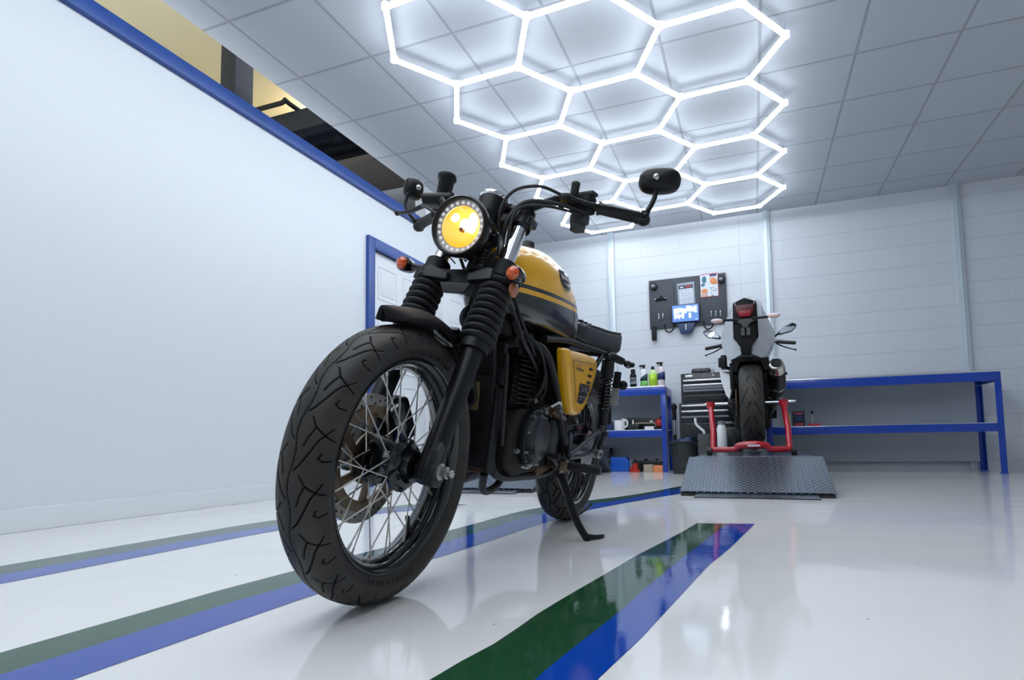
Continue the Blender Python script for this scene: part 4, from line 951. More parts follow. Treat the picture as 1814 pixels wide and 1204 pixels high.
# clamps
b = B(); lc = fp(0, .80)
b.prism([lc+Vector((.035, -.145, -.018)), lc+Vector((.045, -.05, -.03)), lc+Vector((.045, .05, -.03)), lc+Vector((.035, .145, -.018)), lc+Vector((-.03, .145, -.02)), lc+Vector((-.055, .05, -.025)), lc+Vector((-.055, -.05, -.025)), lc+Vector((-.03, -.145, -.02))], fd*.045, .006)
for s in (1, -1): b.cyl(fp(.1*s, .79), fp(.1*s, .835), .034, n=24)
low = b.done('lower_clamp', 'matt_black', bk)
b = B()
for s in (1, -1): b.prism([lc+Vector((.055, s*.030, -.022)), lc+Vector((.060, s*.100, -.016)), lc+Vector((.050, s*.098, .012)), lc+Vector((.050, s*.080, .016)), lc+Vector((.050, s*.055, .002)), lc+Vector((.050, s*.030, -.002))], (-.05, 0, 0), .003)
b.prism([lc+Vector((.058, -.045, -.030)), lc+Vector((.058, .045, -.030)), lc+Vector((.062, .030, -.058)), lc+Vector((.062, -.030, -.058))], (-.015, 0, 0), .003)
b.done('cover_plate', 'bracket_grey', low)
b = B(); uc = fp(0, .965)
b.prism([uc+Vector((.02, -.13, 0)), uc+Vector((.035, -.05, 0)), uc+Vector((.035, .05, 0)), uc+Vector((.02, .13, 0)), uc+Vector((-.04, .13, 0)), uc+Vector((-.06, 0, 0)), uc+Vector((-.04, -.13, 0))], fd*.03, .005)
for s in (1, -1): b.cyl(fp(.1*s, .955), fp(.1*s, 1.005), .030, n=24)
b.done('upper_clamp', 'satin_black', bk)
b = B(); b.cyl(fp(0, .77)+Vector((-.045, 0, 0)), fp(0, .99)+Vector((-.045, 0, 0)), .034, n=24); b.done('steering_head', 'matt_black', bk)
# label plate under the headlight
pb = fp(.045, .865)+Vector((.045, 0, 0)); b = B(); b.box(pb, (.012, .045, .12), .003, R=Matrix.Rotation(-.40, 3, 'Y')); lp = b.done('identity_plate', 'matt_black', bk)
b = B()
for q, (dv, dz) in enumerate(((-.012, 0), (.012, .002))):
    for i in range(9): b.box(pb+Vector((.0075-(i-4)*.0045, dv, (i-4)*.0108)), (.001, .007 if i % 2 else .010, .005), R=Matrix.Rotation(-.40, 3, 'Y'))
b.done('stamped_lettering', 'spoke_steel', lp)

# ------------------------------------------------------------------ headlight
hc = Vector((1.262, 0, .911)); hx = Vector((1, 0, -.03)).normalized()
b = B(); b.lathe([(-.145, .012), (-.14, .035), (-.125, .052), (-.09, .066), (-.02, .075), (-.006, .0765), (-.006, .070), (-.03, .060), (-.06, .03)], hc, hx, 56); hb = b.done('headlight', 'gloss_black', bk, ang=50)
b = B(); b.lathe([(-.012, .077), (.004, .080), (.014, .079), (.019, .074), (.016, .0695), (.006, .069), (-.008, .072)], hc, hx, 64, close=True); b.done('headlight_ring', 'satin_black', hb)
b = B(); b.lathe([(.006, .0695), (.004, .0535), (.000, .0535), (.002, .0695)], hc, hx, 56, close=True); b.done('led_ring', 'spoke_steel', hb)
hy = Vector((0, 1, 0)); hz = hx.cross(hy)
for k_ in range(24):
    a = 2*PI*k_/24; p = hc+hx*.0055+hy*.0615*math.cos(a)+hz*.0615*math.sin(a); b = B(); b.ball(p, .0048, (.55, 1, 1), n=10, k=6); b.done('led', 'led_white', hb)
b = B(); prof = [(-.053, .0005), (-.052, .010), (-.048, .022), (-.036, .036), (-.018, .047), (.002, .0540)]; rings_ = [b.ring(hc+hx*d, hx, r, 56) for d, r in prof]
for A_, C_ in zip(rings_, rings_[1:]): b.bridge(A_, C_)
b.done('reflector', 'lamp_reflector', hb)
b = B(); b.ball(hc+hx*-.026+hz*.012, .017, (1.2, 1, 1)); b.done('bulb', 'lamp_bulb', hb)
b = B(); b.m('lamp_hot'); b.ball(hc+hx*-.020+hy*.022+hz*.018, .020, (.4, .7, 1.5)); b.ball(hc+hx*-.014+hy*-.028+hz*.028, .013, (.4, 1, .9)); b.done('hot_spot', None, hb)
b = B(); b.cyl(hc+hx*-.012+hz*-.006, hc+hx*.000+hz*-.006, .0055, n=16); b.done('bulb_shield', 'bronze', hb)
b = B(); rings_ = [b.ring(hc+hx*d, hx, r, 48) for d, r in [(.006, .0535), (.0085, .040), (.0105, .02), (.011, .0005)]]
for A_, C_ in zip(rings_, rings_[1:]): b.bridge(A_, C_)
b.done('lens', 'glass', hb)
for s in (1, -1):
    b = B(); b.cyl(hc+Vector((-.06, s*.062, -.01)), hc+Vector((-.06, s*.085, -.01)), .012); b.prism([hc+Vector((-.045, s*.078, .0)), hc+Vector((-.075, s*.078, .0)), fp(s*.078, .86)+Vector((-.01, 0, 0)), fp(s*.078, .86)+Vector((.025, 0, 0))], (0, s*.006, 0), .001); b.done('headlight_bracket', 'satin_black', bk)
hl = bpy.data.lights.new('headlight_beam', 'SPOT'); hl.energy = 3; hl.color = (1, .66, .28); hl.spot_size = math.radians(120); hl.spot_blend = .8; hl.shadow_soft_size = .05
hlo = bpy.data.objects.new('headlight_beam', hl); COL.objects.link(hlo); hlo.parent = bk; hlo.location = hc+Vector((.03, 0, 0)); hlo.rotation_euler = (0, math.radians(-90-6), 0)

# speedometer
g0 = Vector((1.150, .012, .955)); gd = Vector((-.32, 0, .95)).normalized()
b = B(); b.lathe([(0, .026), (.01, .036), (.03, .040), (.075, .041)], g0, gd, 40); sp = b.done('speedometer', 'satin_black', bk)
b = B(); b.lathe([(.074, .041), (.078, .0435), (.086, .043), (.089, .039), (.087, .036)], g0, gd, 40); b.done('chrome_bezel', 'chrome', sp)
b = B(); b.lathe([(.0872, .036), (.0885, .001)], g0, gd, 40); b.done('dial', 'gloss_black', sp)
b = B(); b.box(Vector((1.17, -.035, .992)), (.03, .03, .02), .006); b.cyl((1.17, -.04, 1.0), (1.17, -.045, 1.02), .006); b.done('warning_light', 'matt_black', bk)

# ------------------------------------------------------------------ handlebar and controls
bar = [(.885, -.385, 1.040), (.93, -.30, 1.050), (1.035, -.19, 1.058), (1.07, -.155, 1.050), (1.085, -.075, 1.015), (1.085, 0, 1.012), (1.085, .075, 1.015), (1.07, .155, 1.050), (1.060, .19, 1.058), (1.015, .30, 1.048), (.990, .39, 1.034)]
b = B(); b.tube(bar, .0112, n=16, sm=6); b.done('handlebar', 'satin_black', bk)
b = B()
for s in (1, -1): b.cyl((1.092, s*.045, .985), (1.085, s*.045, 1.03), .016); b.cyl((1.085, s*.028, 1.013), (1.085, s*.062, 1.013), .020)
b.done('bar_riser', 'satin_black', bk)
for s in (1, -1):
    g = B(); a0, a1 = (Vector((1.020, .280, 1.050)), Vector((.992, .388, 1.0345))) if s > 0 else (Vector((.950, -.272, 1.053)), Vector((.886, -.375, 1.041))); dd = (a1-a0).normalized()
    g.lathe([(0, .0195), (.004, .0195), (.010, .0165), (.104, .0165), (.110, .0185), (.114, .0185), (.117, .013)], a0, dd, 28)
    gr = g.done('grip', 'rubber', bk)
    g = B(); g.cyl(a1, a1+dd*.020, .0165, .0155, n=24); g.cyl(a1+dd*.02, a1+dd*.024, .010, n=16); g.done('bar_end', 'gloss_black', gr)
    # switch cube
    c_ = Vector((1.030 if s > 0 else .975, s*.240, 1.053)); Rz = Matrix.Rotation(-s*.30, 3, 'Z')
    g = B(); g.box(c_, (.044, .062, .050), .010, R=Rz); sw = g.done('switch_housing', 'matt_black', bk)
    g = B(); g.box(c_+Vector((-.01, s*.006, .030)), (.026, .040, .012), .003, R=Rz); g.done('switch_button', 'grey_dark', sw); g = B(); g.box(c_+Vector((-.016, -s*.01, -.034)), (.036, .046, .028), .006, R=Rz); g.box(c_+Vector((-.014, -s*.012, -.058)), (.032, .036, .024), .006, R=Rz); g.done('switch_button', 'grey_dark', sw)
    # lever with perch
    g = B(); pc = Vector((1.05 if s > 0 else 1.03, s*.195, 1.058)); g.cyl(pc-Vector((0, s*.018, 0)), pc+Vector((0, s*.018, 0)), .018, n=20); g.box(pc+Vector((.022, s*.008, .0)), (.03, .03, .022), .006); pr_ = g.done('lever_perch', 'satin_black', bk)
    if s < 0: g = B(); g.tube([pc+Vector((.035, s*.015, 0)), (1.050, s*.25, 1.050), (1.010, s*.34, 1.040), (.985, s*.395, 1.046)], [.009, .0075, .006, .0055], n=12, sm=6, flat=1.3); g.ball((.981, s*.403, 1.047), .0095)
    else: g = B(); g.tube([pc+Vector((.03, s*.015, 0)), (1.062, s*.26, 1.046), (1.036, s*.34, 1.040), (1.004, s*.405, 1.036)], [.009, .0075, .006, .0055], n=12, sm=6, flat=1.3); g.ball((1.001, s*.412, 1.036), .0095)
    g.done('lever', 'satin_black', bk)
# clutch cable adjuster and choke knob on the left bar
b = B(); b.cyl((1.055, .218, 1.068), (1.062, .222, 1.100), .011, .012, n=16); b.ball((1.062, .222, 1.101), .0125, (1, 1, .7)); b.done('choke_knob', 'rubber', bk)
b = B(); b.box((1.022, .245, 1.087), (.030, .055, .010), .003, R=Matrix.Rotation(-.30, 3, 'Z')); b.done('control_cover', 'grey_dark', bk)
# brake reservoir on the right bar
r0_ = Vector((1.060, -.192, 1.062)); b = B(); b.lathe([(-.02, .018), (0, .022), (.055, .024), (.062, .029), (.072, .0295), (.076, .027)], r0_, (-.12, .02, 1), 28); rs = b.done('brake_reservoir', 'satin_black', bk)
b = B(); b.cyl(r0_+Vector((.02, -.05, -.006)), r0_+Vector((.02, .045, -.006)), .017, n=18); b.box(r0_+Vector((.01, -.02, -.012)), (.045, .05, .032), .008); b.done('master_cylinder', 'satin_black', bk)

# mirrors at the bar ends
def mirror(s):
    b = B(); p0 = Vector((.985, .405, 1.030)) if s > 0 else Vector((.880, -.385, 1.036)); b.cyl(p0-Vector((.0, s*.01, .012)), p0+Vector((0, s*.002, .022)), .013, n=18); b.ball(p0, .017)
    if s > 0: path = [p0+Vector((0, 0, .012)), p0+Vector((-.004, .012, .040)), p0+Vector((-.010, .020, .075)), p0+Vector((-.004, .018, .112))]; mc = p0+Vector((-.022, .024, .118))
    else: path = [p0+Vector((0, 0, .0)), p0+Vector((.015, -.012, .020)), p0+Vector((.020, -.045, .060)), p0+Vector((.014, -.050, .105)), p0+Vector((.006, -.040, .120))]; mc = p0+Vector((-.012, -.046, .136))
    b.tube(path, [.0085, .0075, .0068, .006, .006][:len(path)], n=12, sm=6); st_ = b.done('mirror_stem', 'satin_black', bk)
    # oval shell, its back faces the front of the bike
    R = Matrix.Rotation(.12 if s > 0 else .85, 3, 'Z') @ Matrix.Rotation(.06*s, 3, 'X')
    rings = []
    for d, k_ in ((-.012, 1.0), (0, 1.03), (.010, .97), (.020, .80), (.026, .50), (.028, .10)):
        ring = []
        for i in range(40):
            a = 2*PI*i/40; ca, sa = math.cos(a), math.sin(a)
            y = (.056 if s > 0 else .034)*math.copysign(abs(ca)**.72, ca); z = (.035 if s > 0 else .036)*math.copysign(abs(sa)**.72, sa); ring.append(mc+R @ Vector((d, y*k_, z*k_)))
        rings.append(ring)
    b = B(); b.loft(rings); m = b.done('mirror', 'satin_black', bk, ang=55)
    b = B(); ring = [mc+R @ Vector((-.0125, (.052 if s > 0 else .031)*math.copysign(abs(math.cos(2*PI*i/40))**.72, math.cos(2*PI*i/40)), .032*math.copysign(abs(math.sin(2*PI*i/40))**.72, math.sin(2*PI*i/40)))) for i in range(40)]
    b.prism(ring, R @ Vector((-.002, 0, 0))); b.done('mirror_glass', 'mirror_glass', m)
    b = B(); b.ball(mc+R @ Vector((.026, -s*.008, 0)), .010); b.done('ball_joint', 'steel', m)
mirror(1); mirror(-1)

# ------------------------------------------------------------------ turn signals at the front
for s in (1, -1):
    tc_ = Vector((1.268, s*.168, .795)) if s > 0 else Vector((1.190, -.205, .828))
    b = B(); b.cyl(fp(s*.12, .815)+Vector((0, 0, 0)), tc_+Vector((-.012, -s*.012, 0)), .0085, n=14); b.box(fp(s*.125, .815), (.03, .02, .026), .005); b.done('signal_stalk', 'bracket_grey', bk)
    b = B(); b.lathe([(.012, .0185), (.006, .0215), (-.010, .0215), (-.030, .019), (-.048, .012), (-.056, .003)], tc_, (1, 0, 0), 32); sg = b.done('turn_signal', 'gloss_black', bk)
    b = B(); b.lathe([(.008, .0178), (.015, .0165), (.020, .011), (.0215, .002)], tc_, (1, 0, 0), 28); b.done('signal_lens', 'amber_lens', sg)
b = B(); b.ball((1.225, .152, .765), .018, (1.2, .6, 1.1)); b.done('side_reflector', 'amber_dark', bk)

# ------------------------------------------------------------------ front mudguard
b = B(); c0 = Vector((AX, 0, RW)); rings = []
N = 40
for i in range(N+1):
    t_ = i/N; a = math.radians(71.5+t_*83); R0 = .340+.014*math.sin(t_*PI)
    if t_ < .12: R0 += .010*(1-t_/.12)
    hw_ = (.044+.012*min(1, t_/.3))*min(1, (max(t_, .002)/.13)**.5)*min(1, ((1.001-t_)/.08)**.5)+.002
    ring = []
    for j in range(17):
        u_ = -1+2*j/16; drop = .026*abs(u_)**2.2; ring.append(c0+Vector(((R0-drop)*math.cos(a), hw_*u_, (R0-drop)*math.sin(a))))
    rings.append(ring)
b.loft(rings, cap=False, closed=False); fg = b.done('front_mudguard', 'matt_black', bk, thick=.013)
for s in (1, -1):
    b = B(); b.tube([c0+Vector((.338*math.cos(math.radians(112)), s*.050, .318*math.sin(math.radians(112)))), fp(s*.075, .585), c0+Vector((.31*math.cos(math.radians(140)), s*.055, .31*math.sin(math.radians(140))))], .007, n=10, sm=3)
    b.done('mudguard_stay', 'satin_black', fg)
b = B(); b.box(c0+Vector((.345*math.cos(math.radians(118)), .0, .350*math.sin(math.radians(118)))), (.10, .12, .010), .004, R=Matrix.Rotation(math.radians(-28), 3, 'Y')); b.done('fork_brace', 'gloss_black', bk)

# ------------------------------------------------------------------ fuel tank
def tank_mat():
    m = bpy.data.materials.new('tank_paint'); m.use_nodes = True; nt = m.node_tree; p = nt.nodes['Principled BSDF']
    p.inputs['Roughness'].default_value = .2; p.inputs['Coat Weight'].default_value = .4; p.inputs['Coat Roughness'].default_value = .03
    tc = nt.nodes.new('ShaderNodeTexCoord'); sx = nt.nodes.new('ShaderNodeSeparateXYZ'); nt.links.new(tc.outputs['Object'], sx.inputs[0])
    # stripe height: z + slope*x
    ma = nt.nodes.new('ShaderNodeMath'); ma.operation = 'MULTIPLY_ADD'; ma.inputs[1].default_value = .070; nt.links.new(sx.outputs[0], ma.inputs[0]); nt.links.new(sx.outputs[2], ma.inputs[2])
    cr = nt.nodes.new('ShaderNodeValToRGB'); cr.color_ramp.interpolation = 'CONSTANT'
    mr = nt.nodes.new('ShaderNodeMapRange'); mr.inputs[1].default_value = .8; mr.inputs[2].default_value = 1.0; nt.links.new(ma.outputs[0], mr.inputs[0]); nt.links.new(mr.outputs[0], cr.inputs[0])
    yl = (1.0, .50, .002, 1); bl = (.006, .006, .007, 1); e = cr.color_ramp.elements
    e[0].position = 0; e[0].color = bl; e[1].position = (.872-.8)/.2; e[1].color = yl
    x = e.new((.886-.8)/.2); x.color = bl; x = e.new((.898-.8)/.2); x.color = yl
    nt.links.new(cr.outputs[0], p.inputs['Base Color']); MATS['tank_paint'] = m
tank_mat()
secs = [ # u, half width, z top, z bottom, exponent
    (1.075, .045, .875, .775, 2.4), (1.060, .075, .900, .745, 2.6), (1.03, .095, .925, .725, 2.8), (.97, .112, .955, .715, 2.9), (.89, .124, .975, .712, 3.0), (.80, .130, .985, .712, 3.0), (.71, .130, .982, .712, 3.0), (.63, .127, .965, .710, 2.9), (.56, .120, .930, .706, 2.8), (.51, .112, .890, .704, 2.7), (.475, .098, .855, .710, 2.5), (.455, .07, .83, .73, 2.4)]
def ringsec(u, hw, zt, zb, ex, n=56, bulge=0):
    zc = zb+(zt-zb)*.42; out = []
    for i in range(n):
        a = 2*PI*i/n; ca, sa = math.cos(a), math.sin(a)
        y = hw*math.copysign(abs(ca)**(2/ex), ca); h_ = (zt-zc) if sa > 0 else (zc-zb)
        z = zc+h_*math.copysign(abs(sa)**(2/(2.1 if sa > 0 else 4.5)), sa)
        if sa < 0: y *= 1-.10*abs(sa)
        out.append((u, y, z))
    return out
us = np.array([s_[0] for s_ in secs])[::-1]; fine = []
P_ = [Vector(s_[:3]) for s_ in secs]; Q_, _ = spline(P_, [0]*len(P_), 4); P2 = [Vector(s_[2:5]) for s_ in secs]; Q2, _ = spline(P2, [0]*len(P2), 4)
b = B(); b.loft([ringsec(a_.x, a_.y, a_.z, c2.y, c2.z) for a_, c2 in zip(Q_, Q2)]); tank = b.done('fuel_tank', 'tank_paint', bk, ang=60)
b = B(); b.lathe([(-.004, .030), (.004, .031), (.010, .026), (.024, .0235), (.028, .020)], (.815, 0, .984), (0, 0, 1), 32); b.done('filler_cap', 'satin_black', tank)
# shield badge with script
def tilt(b, s):
    # lay the flat badge on the tank flank, which leans inwards towards its top
    for v in b.bm.verts: v.co.y += s*(.1195-.34*(v.co.z-.908)-max(0, v.co.x-.76)*.12)
for s in (1, -1):
    yb = 0.; o = [(.795, .930), (.756, .938), (.716, .930), (.703, .910), (.712, .890), (.733, .878), (.755, .874), (.777, .879), (.796, .891), (.804, .910)]
    b = B(); b.prism([(x, yb, z) for x, z in o], (0, s*.006, 0), .002); tilt(b, s); bd = b.done('tank_badge', 'gloss_black', tank)
    b = B(); o2 = [(.753+(x-.753)*1.12, .908+(z-.908)*1.14) for x, z in o]; b.prism([(x, yb-s*.004, z) for x, z in o2], (0, s*.007, 0), .001); tilt(b, s); b.done('badge_rim', 'steel', tank)
    b = B(); rnd = random.Random(5)
    for i in range(6):
        x = .790-i*.0132; hgt = .018 if i in (0, 4) else .011
        b.tube([(x+.002, yb+s*.0068, .909-hgt*.4), (x, yb+s*.0068, .909+hgt*.6), (x-.005, yb+s*.0068, .909+hgt*.1), (x-.008, yb+s*.0068, .909-hgt*.3)], .0017, n=6, sm=3)
    b.tube([(.780, yb+s*.0068, .893), (.75, yb+s*.0068, .888), (.724, yb+s*.0068, .895)], .0014, n=6, sm=4); tilt(b, s); b.done('badge_script', 'spoke_steel', bd)

# ------------------------------------------------------------------ seat
b = B(); rings = []
for u, hw, zt, zb_ in ((.53, .090, .808, .755), (.50, .112, .817, .748), (.44, .122, .826, .744), (.30, .126, .840, .746), (.10, .128, .856, .757), (-.08, .126, .878, .772), (-.18, .120, .893, .784), (-.215, .105, .889, .795), (-.225, .08, .875, .81)):
    ring = []
    for i in range(44):
        a = 2*PI*i/44; ca, sa = math.cos(a), math.sin(a); zc = (zt+zb_)/2; h_ = (zt-zb_)/2
        ring.append((u, hw*math.copysign(abs(ca)**.36, ca), zc+h_*math.copysign(abs(sa)**(.42), sa)*(1 if sa < 0 else 1)))
    rings.append([Vector(p) for p in ring])
rr = []
for a_, c_ in zip(rings, rings[1:]):
    for k_ in range(3): rr.append([p.lerp(q, k_/3) for p, q in zip(a_, c_)])
rr.append(rings[-1]); b.loft(rr); seat = b.done('seat', 'leather', bk, ang=60)
b = B()
for s in (1, -1): b.tube([(.48, s*.108, .812), (.30, s*.120, .832), (.10, s*.122, .849), (-.08, s*.120, .870), (-.165, s*.114, .883)], .0035, n=8, sm=6)
b.done('piping', 'leather', seat)
b = B()
for i in range(9): u = .42-i*.06; zt = .832+(.42-u)*.055; b.tube([(u, -.10, zt+.001), (u, 0, zt+.0065), (u, .10, zt+.001)], .004, n=6, sm=4)
b.done('seat_ribs', 'leather', seat)

# ------------------------------------------------------------------ yellow side covers
co = [(.735, .693), (.66, .705), (.47, .716), (.36, .716), (.325, .695), (.322, .655), (.37, .585), (.43, .515), (.50, .485), (.575, .488), (.625, .52)]
DZ = -.014
for s in (1, -1):
    y0_ = s*.128
    b = B(); c_ = Vector((sum(x for x, z in co)/len(co), 0, sum(z for x, z in co)/len(co)))
    rings = []
    for d, k_ in ((-.010, 1.0), (.012, 1.0), (.021, .965), (.026, .92), (.027, .80)):
        rings.append([(c_.x+(x-c_.x)*k_, y0_+s*d, c_.z+(z-c_.z)*k_) for x, z in co])
    rf = []
    for R_ in rings:
        P_ = [Vector(p) for p in R_]; n_ = len(P_); o = []
        for i in range(n_):
            p0, p1, p2, p3 = P_[i-1], P_[i], P_[(i+1) % n_], P_[(i+2) % n_]
            for j in range(5):
                t_ = j/5; cr_ = .5*((2*p1)+(p2-p0)*t_+(2*p0-5*p1+4*p2-p3)*t_*t_+(3*p1-p0-3*p2+p3)*t_**3); ln_ = p1.lerp(p2, t_); o.append(ln_.lerp(cr_, .55))
        rf.append(o)
    b.loft(rf); sc_ = b.done('side_cover', 'yellow_gloss', bk, ang=50); sc_.location = (0, 0, DZ)
    yy = y0_+s*.0275
    inset = [(.655, .672), (.375, .690), (.360, .650), (.42, .560), (.495, .528), (.56, .535)]
    b = B(); P_ = [(x, yy, z) for x, z in inset]; b.tube(P_+[P_[0]], .0013, n=6, sm=0); b.done('inset_line', 'bronze', sc_)
    for i in range(3):
        z_ = .668-i*.026; b = B(); b.prism([(.445+i*.006, yy-s*.001, z_+.001), (.400+i*.004, yy-s*.001, z_+.004), (.393+i*.004, yy-s*.001, z_-.006), (.440+i*.006, yy-s*.001, z_-.009)], (0, s*.0022, 0), .0008); b.done('vent_slot', 'matt_black', sc_)
    # small script lettering
    b = B(); rnd = random.Random(11)
    for i in range(9):
        x = .605-i*.0105; b.box((x, yy+s*.0008, .650+(.002 if i in (0, 4) else 0)), (.0045, .001, .010 if i in (0, 4) else .006)); b.box((x-.003, yy+s*.0008, .646+.004*(i % 2)), (.006, .001, .0018))
    b.box((.58, yy+s*.0008, .664), (.040, .001, .003)); b.done('lettering', 'bronze', sc_)
    # union flag decal: black field, silver cross edges and diagonals
    fx0, fx1, fz0, fz1 = .535, .405, .603, .532
    o = [(.540, fz0), (.402, fz0+.002), (.415, .580), (.455, .537), (.500, .530), (.545, .535)]
    b = B(); b.prism([(x, yy-s*.001, z) for x, z in o], (0, s*.0018, 0)); b.done('flag_decal', 'matt_black', sc_)
    b = B(); y2 = yy+s*.0012
    def seg(p, q, w_): 
        a_ = Vector((p[0], 0, p[1])); c2 = Vector((q[0], 0, q[1])); d = (c2-a_).normalized(); nn = Vector((-d.z, 0, d.x))*w_/2
        b.prism([Vector((v_.x, y2, v_.z)) for v_ in (a_+nn, a_-nn, c2-nn, c2+nn)], (0, s*.0007, 0))
    for p, q, w_ in (((.537, .601), (.490, .578), .004), ((.408, .601), (.460, .578), .004), ((.518, .601), (.482, .583), .003), ((.428, .601), (.462, .584), .003), ((.480, .602), (.480, .578), .004), ((.464, .602), (.464, .578), .004), ((.538, .577), (.483, .577), .004), ((.463, .577), (.418, .577), .004), ((.540, .556), (.482, .556), .004), ((.464, .556), (.438, .556), .004), ((.535, .540), (.490, .555), .004), ((.462, .554), (.456, .540), .004), ((.482, .556), (.482, .534), .003), ((.464, .556), (.464, .538), .003)): seg(p, q, w_)
    b.done('flag_lines', 'spoke_steel', sc_)

# ------------------------------------------------------------------ frame
b = B(); T = .015
for s in (1, -1):
    b.tube([(1.10, s*.018, .80), (1.08, s*.045, .66), (1.05, s*.060, .46), (1.03, s*.065, .33), (.98, s*.07, .268), (.80, s*.085, .256), (.62, s*.10, .260), (.50, s*.11, .30)], .0125, n=14, sm=5)
    b.tube([(1.06, s*.02, .88), (.95, s*.055, .70), (.84, s*.105, .665), (.76, s*.122, .60), (.66, s*.128, .48), (.56, s*.128, .36), (.50, s*.122, .29)], T, n=14, sm=5)
    b.tube([(.82, s*.10, .70), (.60, s*.10, .73), (.30, s*.11, .745), (.0, s*.11, .760), (-.16, s*.10, .775)], .013, n=14, sm=5)
    b.tube([(.60, s*.112, .44), (.38, s*.118, .58), (.15, s*.12, .735)], .011, n=12, sm=4)
b.tube([(1.06, 0, .90), (.80, 0, .80), (.50, 0, .76)], .022, n=14, sm=4); b.cyl((-.16, -.10, .775), (-.16, .10, .775), .013); b.cyl((.50, -.12, .30), (.50, .12, .30), .016)
b.done('frame', 'satin_black', bk)
# front frame shield plates and oil cooler
b = B(); b.box((1.075, .0, .42), (.014, .145, .26), .004, R=Matrix.Rotation(.12, 3, 'Y'))
b.box((1.055, .076, .40), (.05, .008, .24), .002); b.box((1.055, -.076, .40), (.05, .008, .24), .002)
for z_ in (.33, .40): b.cyl((1.086, .04, z_), (1.082, .04, z_), .012)
b.done('engine_guard', 'matt_black', bk)
b = B(); b.box((1.055, 0, .59), (.028, .16, .12), .006)
for i in range(10): b.box((1.072, 0, .54+i*.011), (.004, .15, .003))
b.done('oil_cooler', 'engine_black', bk)
b = B(); b.box((1.094, .014, .49), (.004, .040, .080), .001, R=Matrix.Rotation(.1, 3, 'Y')); b.cyl((1.092, .014, .470), (1.098, .014, .470), .004); b.cyl((1.092, .014, .505), (1.098, .014, .505), .004); b.done('warning_plate', 'dull_gold', bk)
b = B(); b.lathe([(0, .036), (.01, .038), (.022, .036), (.03, .02)], (1.12, .0, .70), (1, 0, 0), 28); b.tube([(1.12, 0, .70), (1.10, 0, .75)], .008); b.done('horn', 'satin_black', bk)

# ------------------------------------------------------------------ engine
def fins(b, u0, u1, v0, z0, z1, n_, flare=.0):
    for i in range(n_):
        z = z0+(z1-z0)*i/(n_-1); b.box(((u0+u1)/2, 0, z), (u1-u0+flare, 2*v0+flare, .0042), .0018)
b = B(); b.box((.86, 0, .545), (.105, .105, .17), .01, R=Matrix.Rotation(-.10, 3, 'Y')); b.box((.855, 0, .655), (.14, .13, .05), .012); b.box((.855, 0, .695), (.11, .10, .05), .012); en = b.done('cylinder', 'engine_black', bk)
for i in range(11):
    z = .487+i*.0145; b = B(); b.box((.865-.10*(z-.55), 0, z), (.150, .168, .0042), .0016); b.done('cooling_fin', 'engine_black', en)
b = B(); 
for s in (1, -1): b.lathe([(0, .038), (.010, .036), (.016, .028)], (.86, s*.062, .675), (0, s, 0), 24)
b.done('rocker_cover', 'satin_black', en)
b = B(); b.prism([(1.0, -.10, .30), (1.0, -.10, .40), (.93, -.10, .47), (.80, -.10, .475), (.66, -.10, .46), (.58, -.10, .40), (.56, -.10, .31), (.62, -.10, .275), (.92, -.10, .265)], (0, .20, 0), .012)
b.box((.70, 0, .50), (.12, .14, .08), .015); b.cyl((.74, .03, .47), (.74, .03, .55), .035); cr_ = b.done('crankcase', 'engine_dusty', bk)
# round generator cover on the left
gc = Vector((.835, .10, .385))
b = B(); b.prism([gc+Vector((.092*math.cos(a)*(1.02 if math.cos(a) > 0 else 1), 0, .092*math.sin(a))) for a in [2*PI*i/28 for i in range(28)]], (0, .022, 0), .004)
b.lathe([(.020, .082), (.036, .078), (.046, .066), (.050, .045), (.052, .0)], gc, (0, 1, 0), 14); gcv = b.done('generator_cover', 'cover_metal', bk, ang=18)
for k_ in range(9):
    a = 2*PI*k_/9+.2; b = B(); p = gc+Vector((.087*math.cos(a), .020, .087*math.sin(a))); b.cyl(p, p+Vector((0, .010, 0)), .0055, n=12); b.cyl(p+Vector((0, .01, 0)), p+Vector((0, .013, 0)), .0035, n=6); b.done('cover_bolt', 'steel', gcv)
b = B(); b.lathe([(0, .070), (.020, .068), (.030, .056), (.034, .02)], (.665, .098, .385), (0, 1, 0), 28); b.box((.60, .105, .33), (.10, .03, .08), .01); b.done('sprocket_cover', 'engine_black', bk)
b = B()
for (x, y, z) in ((.725, .155, .49), (.70, .15, .475), (.78, .12, .478), (.88, .12, .50), (.95, .11, .345), (.90, .13, .300), (.655, .14, .46), (.625, .14, .455)): b.cyl((x, y-.015, z), (x, y+.004, z), .008, n=12); b.cyl((x, y+.004, z), (x, y+.009, z), .005, n=6)
b.done('engine_bolt', 'steel', bk)
b = B(); b.tube([(.70, .13, .47), (.715, .15, .50), (.735, .15, .505), (.75, .13, .49)], .005, n=12); b.cyl((.72, .14, .485), (.72, .155, .485), .008, n=12); b.done('gear_linkage', 'steel', bk)
b = B(); b.box((.80, .0, .275), (.30, .15, .03), .01); b.box((.66, .08, .27), (.14, .05, .04), .01); b.done('sump', 'rust_steel', bk)
b = B(); b.tube([(.73, .125, .478), (.69, .128, .474), (.66, .12, .462)], [.010, .016, .012], n=12); b.done('rust_patch', 'rust_steel', bk)
